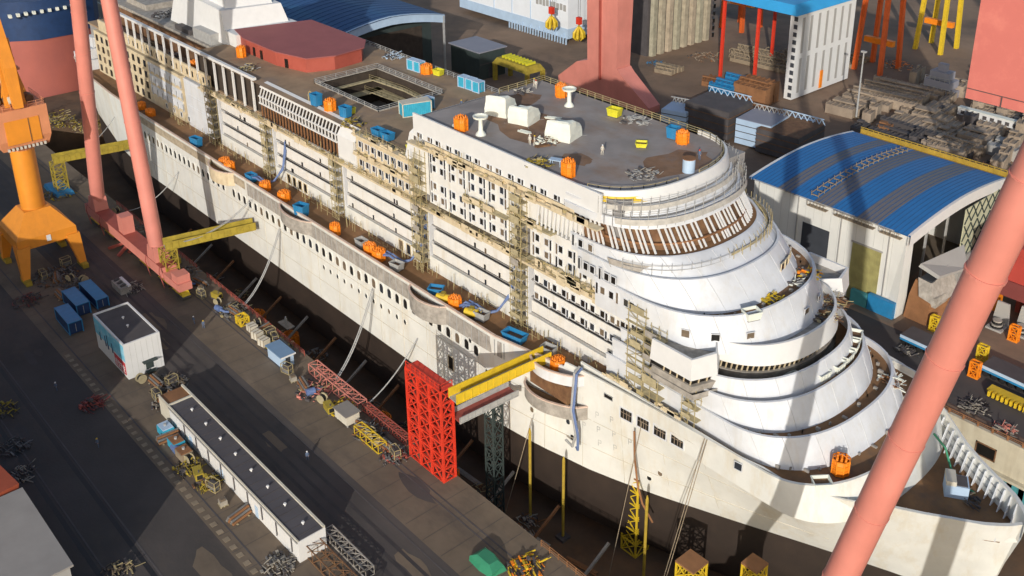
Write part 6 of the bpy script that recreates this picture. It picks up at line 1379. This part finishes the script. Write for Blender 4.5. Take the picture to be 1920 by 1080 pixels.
for i, (x, y) in enumerate(((-112,196),(-99,208))):
    t = thing('machinery_frame','lilac grey machinery tower in the yard, %s of two' % ('left','right')[i],'machinery',(x,y,0))
    for k, (w, z) in enumerate(((5.2,0),(4.4,3.2),(3.2,6.0),(1.4,8.4))): MB().box(x-w,x+w,y-w*.7,y+w*.7,z,z+2.4).build('stage', M_greyroof, t)
    b = MB(); railing(b,[(x-5,y-3.6,2.4),(x+5,y-3.6,2.4)],1.2,1.4,.1,2); railing(b,[(x-4.2,y-3,5.6),(x+4.2,y-3,5.6)],1.2,1.4,.1,2); b.build('stage_railing', M_grey, t)
def block(x, y, lx, ly, h, rz, m, m2, label):
    t = thing('ship_block', label, 'ship block', (0,0,0)); MB().box(-lx/2,lx/2,-ly/2,ly/2,.6,h).build('shell', m, t); MB().box(-lx/2+.2,lx/2-.2,-ly/2+.2,ly/2-.2,h,h+.12).build('top_plate', m2, t)
    for k in range(3): MB().box(-lx/2-.12,lx/2+.12,-ly/2-.12,ly/2+.12,h*(.28+.25*k),h*(.28+.25*k)+.2).build('stringer', M_steeld if m is not M_steeld else M_brown, t)
    b = MB(); 
    for i in range(7): b.beam((-lx/2+.5+i*lx/7,ly/2-1,h+.1),(-lx/2+1.2+i*lx/7,ly/2-1,h+1.8),.2); b.beam((-lx/2+1.2+i*lx/7,ly/2-1,h+1.8),(-lx/2+.5+(i+1)*lx/7,ly/2-1,h+.1),.2)
    b.beam((-lx/2,ly/2-1,h+1.8),(lx/2,ly/2-1,h+1.8),.25); b.build('top_lattice', M_palebl if m is M_steeld else M_grey, t); t.location = (x,y,0); t.rotation_euler.z = rz; return t
block(-141,118,15,13,9,.1,M_steeld,M_steeld,'dark ribbed ship block behind the far edge of the fore deck'); block(-126,119,11,11,8,.15,M_palebl,M_greyroof,'pale blue ship block beside the dark ribbed one'); block(-117,120,13,15,7.5,.1,M_steeld,M_brown,'dark ship block between the pale one and the striped roof'); block(-151,112,8,8,6,.3,M_palebl,M_palebl,'pale lattice topped block at the far corner of the fore deck')
for i in range(18):                                                       # hoops lying about in the yard
    r = random.Random(i); x = -184+(i%6)*4.4+r.uniform(-.5,.5); y = 172+(i//6)*7+r.uniform(-1,1)+(i%6)*2
    o = MB().tube([(-1.2,0,0),(-1.1,0,1.1),(0,0,1.8),(1.1,0,1.1),(1.2,0,0)],.22,5).build('pipe_hoop', M_stone); o.location = (x,y,1.5); tag(o,'grey hoop on the far pipe stock, %s from the left in the %s row' % (('first','second','third','fourth','fifth','sixth')[i%6],('front','middle','back')[i//6]),'pipe hoop','grey pipe hoops in the far yard')
for i, (x, y, r0, n, mm, lb) in enumerate(((-190,172,6,90,(M_steel,M_rustp),'scrap between the salmon box leg and the corrugated panels'),(-230,175,7,90,(M_stone,M_brown),'rock coloured heap behind the salmon box leg'),(-196,152,4,50,(M_blue,M_steeld),'blue and dark gear left of the corrugated panels'),(-152,153,5,70,(M_yeldk,M_rustp),'yellowish scrap at the foot of the slotted white block'),(-160,190,6,80,(M_cage,M_rustp),'orange scrap left of the slotted white block'),(-78,178,5,90,(M_steel,M_grey),'tangled steel beside the white girder'),(-72,152,5,80,(M_steeld,M_grey),'tangled grey steel behind the far hall corner'),(-175,120,5,60,(M_maroon,M_steeld),'dark red gear beside the foot of the salmon box leg'),(-138,214,6,70,(M_cage,M_white2),'orange and white scrap by the orange red crane legs'),(-212,138,5,60,(M_steel,M_blue),'scrap in the shade under the yellow grabs'),(-90,212,7,80,(M_cage,M_stone),'orange and grey scrap at the upper right edge'))):
    heap(x,y,0,r0,n,lb,mm,200+i,h=2.0)
# ================================================================== PEOPLE
def person_mesh(cover):
    me = bpy.data.meshes.new('person'); bm = bmesh.new()
    P = [(0,0,.98),(0,.0,1.18),(0,.01,1.42),(0,.02,1.52),(0,-.01,1.66),(.10,0,.93),(.12,-.03,.50),(.12,.03,.08),(.13,-.10,.03),(-.10,0,.93),(-.14,.06,.50),(-.15,.16,.08),(-.15,.05,.03),(.19,.01,1.40),(.25,.03,1.14),(.24,-.10,.92),(.23,-.15,.85),(-.19,.01,1.40),(-.26,.0,1.14),(-.22,-.16,.98),(-.20,-.22,.92)]
    Rr = [.155,.14,.165,.065,.105,.105,.075,.055,.05,.105,.075,.055,.05,.075,.05,.04,.045,.075,.05,.04,.045]
    E = [(0,1),(1,2),(2,3),(3,4),(0,5),(5,6),(6,7),(7,8),(0,9),(9,10),(10,11),(11,12),(2,13),(13,14),(14,15),(15,16),(2,17),(17,18),(18,19),(19,20)]
    vs_ = [bm.verts.new(p) for p in P]
    for a, b in E: bm.edges.new((vs_[a],vs_[b]))
    bm.to_mesh(me); bm.free(); o = bpy.data.objects.new('person', me); COL.objects.link(o)
    md = o.modifiers.new('s','SKIN')
    for i, v in enumerate(me.skin_vertices[0].data): v.radius = (Rr[i],Rr[i]); v.use_root = (i == 0)
    o.modifiers.new('u','SUBSURF').levels = 1
    dg = bpy.context.evaluated_depsgraph_get(); m2 = bpy.data.meshes.new_from_object(o.evaluated_get(dg)); bpy.data.objects.remove(o)
    m2.materials.clear(); m2.materials.append(cover); m2.materials.append(M_skin)
    for p in m2.polygons: c = p.center; p.material_index = 1 if c.z > 1.53 or (abs(c.x) > .17 and c.z < .96 and c.z > .8) else 0; p.use_smooth = True
    return m2
pms = [person_mesh(M_cover), person_mesh(M_coverw)]
hel = MB().tube([(0,0,1.68),(0,0,1.74),(0,0,1.80),(0,0,1.83)],[.135,.13,.09,.02],10); hel.box(-.09,.09,-.2,-.08,1.67,1.69)
hel_m = [hel.mesh('helmet', m) for m in (M_white2, M_yel, M_red)]
PEO = [(-72.4,-2.0,FD,1.2,1,0,'worker in pale overalls standing alone on the open fore deck'),(-105.2,12.6,FD,2.2,1,1,'worker with a yellow helmet at the far aft corner of the fore deck'),(-104.2,12.2,FD,.6,1,2,'worker with a red helmet beside another at the far aft corner of the fore deck'),(-83.6,-7.8,FD,.4,1,0,'worker in white stooping gear by the foremost tent, left one'),(-82.9,-7.4,FD,2.4,1,1,'worker with a yellow helmet by the foremost tent, right one'),
 (-140.5,-26.5,DZ+6,.8,1,0,'worker with a white helmet high above the dock floor beside the hull'),(-92.0,-49.4,.01,1.0,0,0,'lone worker walking on the quay road behind the long shed'),(-139.5,-73.0,.01,.3,0,0,'lone worker on the dark quay left of the white office'),(-118.5,-73.5,.01,.3,0,1,'worker with a yellow helmet on the dark quay beside the kerb slabs'),(-144.0,-44.6,.01,.3,0,0,'worker walking beside the end of the crane sill'),(-141.2,-43.9,.01,1.3,0,1,'worker with a yellow helmet just ahead of the crane sill end'),(-166,12,AD,1.3,1,0,'worker in pale overalls on the lido deck near the red deckhouse'),(-124.2,9.5,AD,.2,0,1,'worker with a yellow helmet beside the pool opening'),(-60.4,8.0,FD,.2,0,2,'worker with a red helmet near the bow railing of the fore deck')]
pr0 = None
for x, y, z, a, k, h, lb in PEO:
    t = bpy.data.objects.new('person', pms[k]); COL.objects.link(t); t.location = (x,y,z); t.rotation_euler.z = a; tag(t, lb, 'person')
    t.scale = (1.05,1.05,1.02); inst(hel_m[h],'helmet',None,(0,0,0)).parent = t
tag(MB().box(-142.5,-138.5,-27.4,-25.6,DZ+5.8,DZ+6).build('work_platform', M_net),'grey work platform in the dock carrying a worker','platform')

# worn patches, joints and tracks on the quay
rr = random.Random(31)
for i in range(26):
    y = rr.choice((rr.uniform(-56,-48),rr.uniform(-92,-70),rr.uniform(-45,-36))); x = rr.uniform(-190,-60); ax = rr.uniform(1.5,6); ay = rr.uniform(.6,2.0)
    sheet('paving_patch',[(x+ax*rr.uniform(.6,1.15)*math.cos(2*math.pi*k/12),y+ay*rr.uniform(.6,1.15)*math.sin(2*math.pi*k/12)) for k in range(12)],.008+.0035*(i%4)+.0001*i,(M_road,M_tan,M_patchd)[i%3])
jt = MB()
for i in range(46): x = -210+i*4.4; jt.box(x,x+.07,-46.2,-34.2,.03,.034); jt.box(x+1,x+1.07,-68.2,-57.4,.03,.034)
tag(jt.build('slab_joints', M_steeld), kind='stuff')
tk = MB()
for y in (-55.6,-53.7,-51.9,-49.9): tk.box(-420,90,y-.28,y+.28,.025,.028)
tag(tk.build('tyre_tracks', M_patchd), kind='stuff')

# standing seams, sheet joints and gutters
sm_ = MB()
for i in range(37):
    x = HX0-.6+i*1.02
    for a, c in zip(ys, ys[1:]): sm_.beam((x,a,roofz(a)+.03),(x,c,roofz(c)+.03),.10,.08)
tag(sm_.build('roof_seam', mat('roof_seam_blue',(0.03,0.11,0.27),.6), hg), kind='stuff')
M_joint = mat('sheet_joint',(0.56,0.56,0.53),.7)
wj = MB()
for i in range(17): x = HX0+1.2+i*2.05; wj.box(x,x+.09,HY0-.02,HY0+.1,.1,EZ-.2) if not (-74<x<-67 or -61.8<x<-54.9) else wj.box(x,x+.09,HY0-.02,HY0+.1,13.5,EZ-.2)
tag(wj.build('wall_joint', M_joint, hg), kind='stuff')
gt = MB().box(HX0,HX1-3,HY0-.5,HY0-.06,EZ-.25,EZ+.0).build('gutter', M_hallg, hg)
dp = MB().tube([(0,0,0),(0,0,EZ-.3)],.12,6).mesh('downpipe', M_hallg)
for x in (-85.5,-75.2,-64.6,-53.6): inst(dp,'downpipe',hg,(x,HY0-.25,.05))
ap = MB(); ap.poly([(HX0,HY0-.2,0.012),(HX1,HY0-.2,0.012),(HX1,HY0-3,0.012),(HX0,HY0-3,0.012)]); ap.build('apron', M_tan, hg)
s2 = MB()
for i in range(24): s2.box(-115.4+i*1.8,-115.34+i*1.8,-61.6,-57.75,3.86,3.91)
tag(s2.build('roof_lap', M_steeld, sh), kind='stuff')
s3 = MB()
for i in range(21): s3.box(-115+i*2.0,-114.94+i*2.0,-61.93,-61.88,.1,3.7)
tag(s3.build('wall_joint', M_joint, sh), kind='stuff')
MB().box(-116,-73,-62.1,-61.96,3.5,3.66).build('gutter', M_hallg, sh)
for x in (-108.5,-97.5,-86.0): MB().box(x,x+1.0,-61.97,-61.90,.05,2.1).build('door', M_palebl, sh)
s4 = MB()
for i in range(30): 
    x = -338+i*3.4
    for a, c in zip(ys2, ys2[1:]): s4.beam((x,a,tz(a)+.03),(x,c,tz(c)+.03),.16,.10)
tag(s4.build('roof_seam', M_navy, th), kind='stuff')
wj2 = MB()
for i in range(6): y = -61.0+i*1.05; wj2.box(X1-.01,X1+.025,y,y+.05,.1,ZT-.3)
for i in range(12): x = X0+1.1+i*1.1; wj2.box(x,x+.05,Y0-.015,Y0+.01,.1,.65)
tag(wj2.build('wall_joint', M_joint, wbd), kind='stuff')
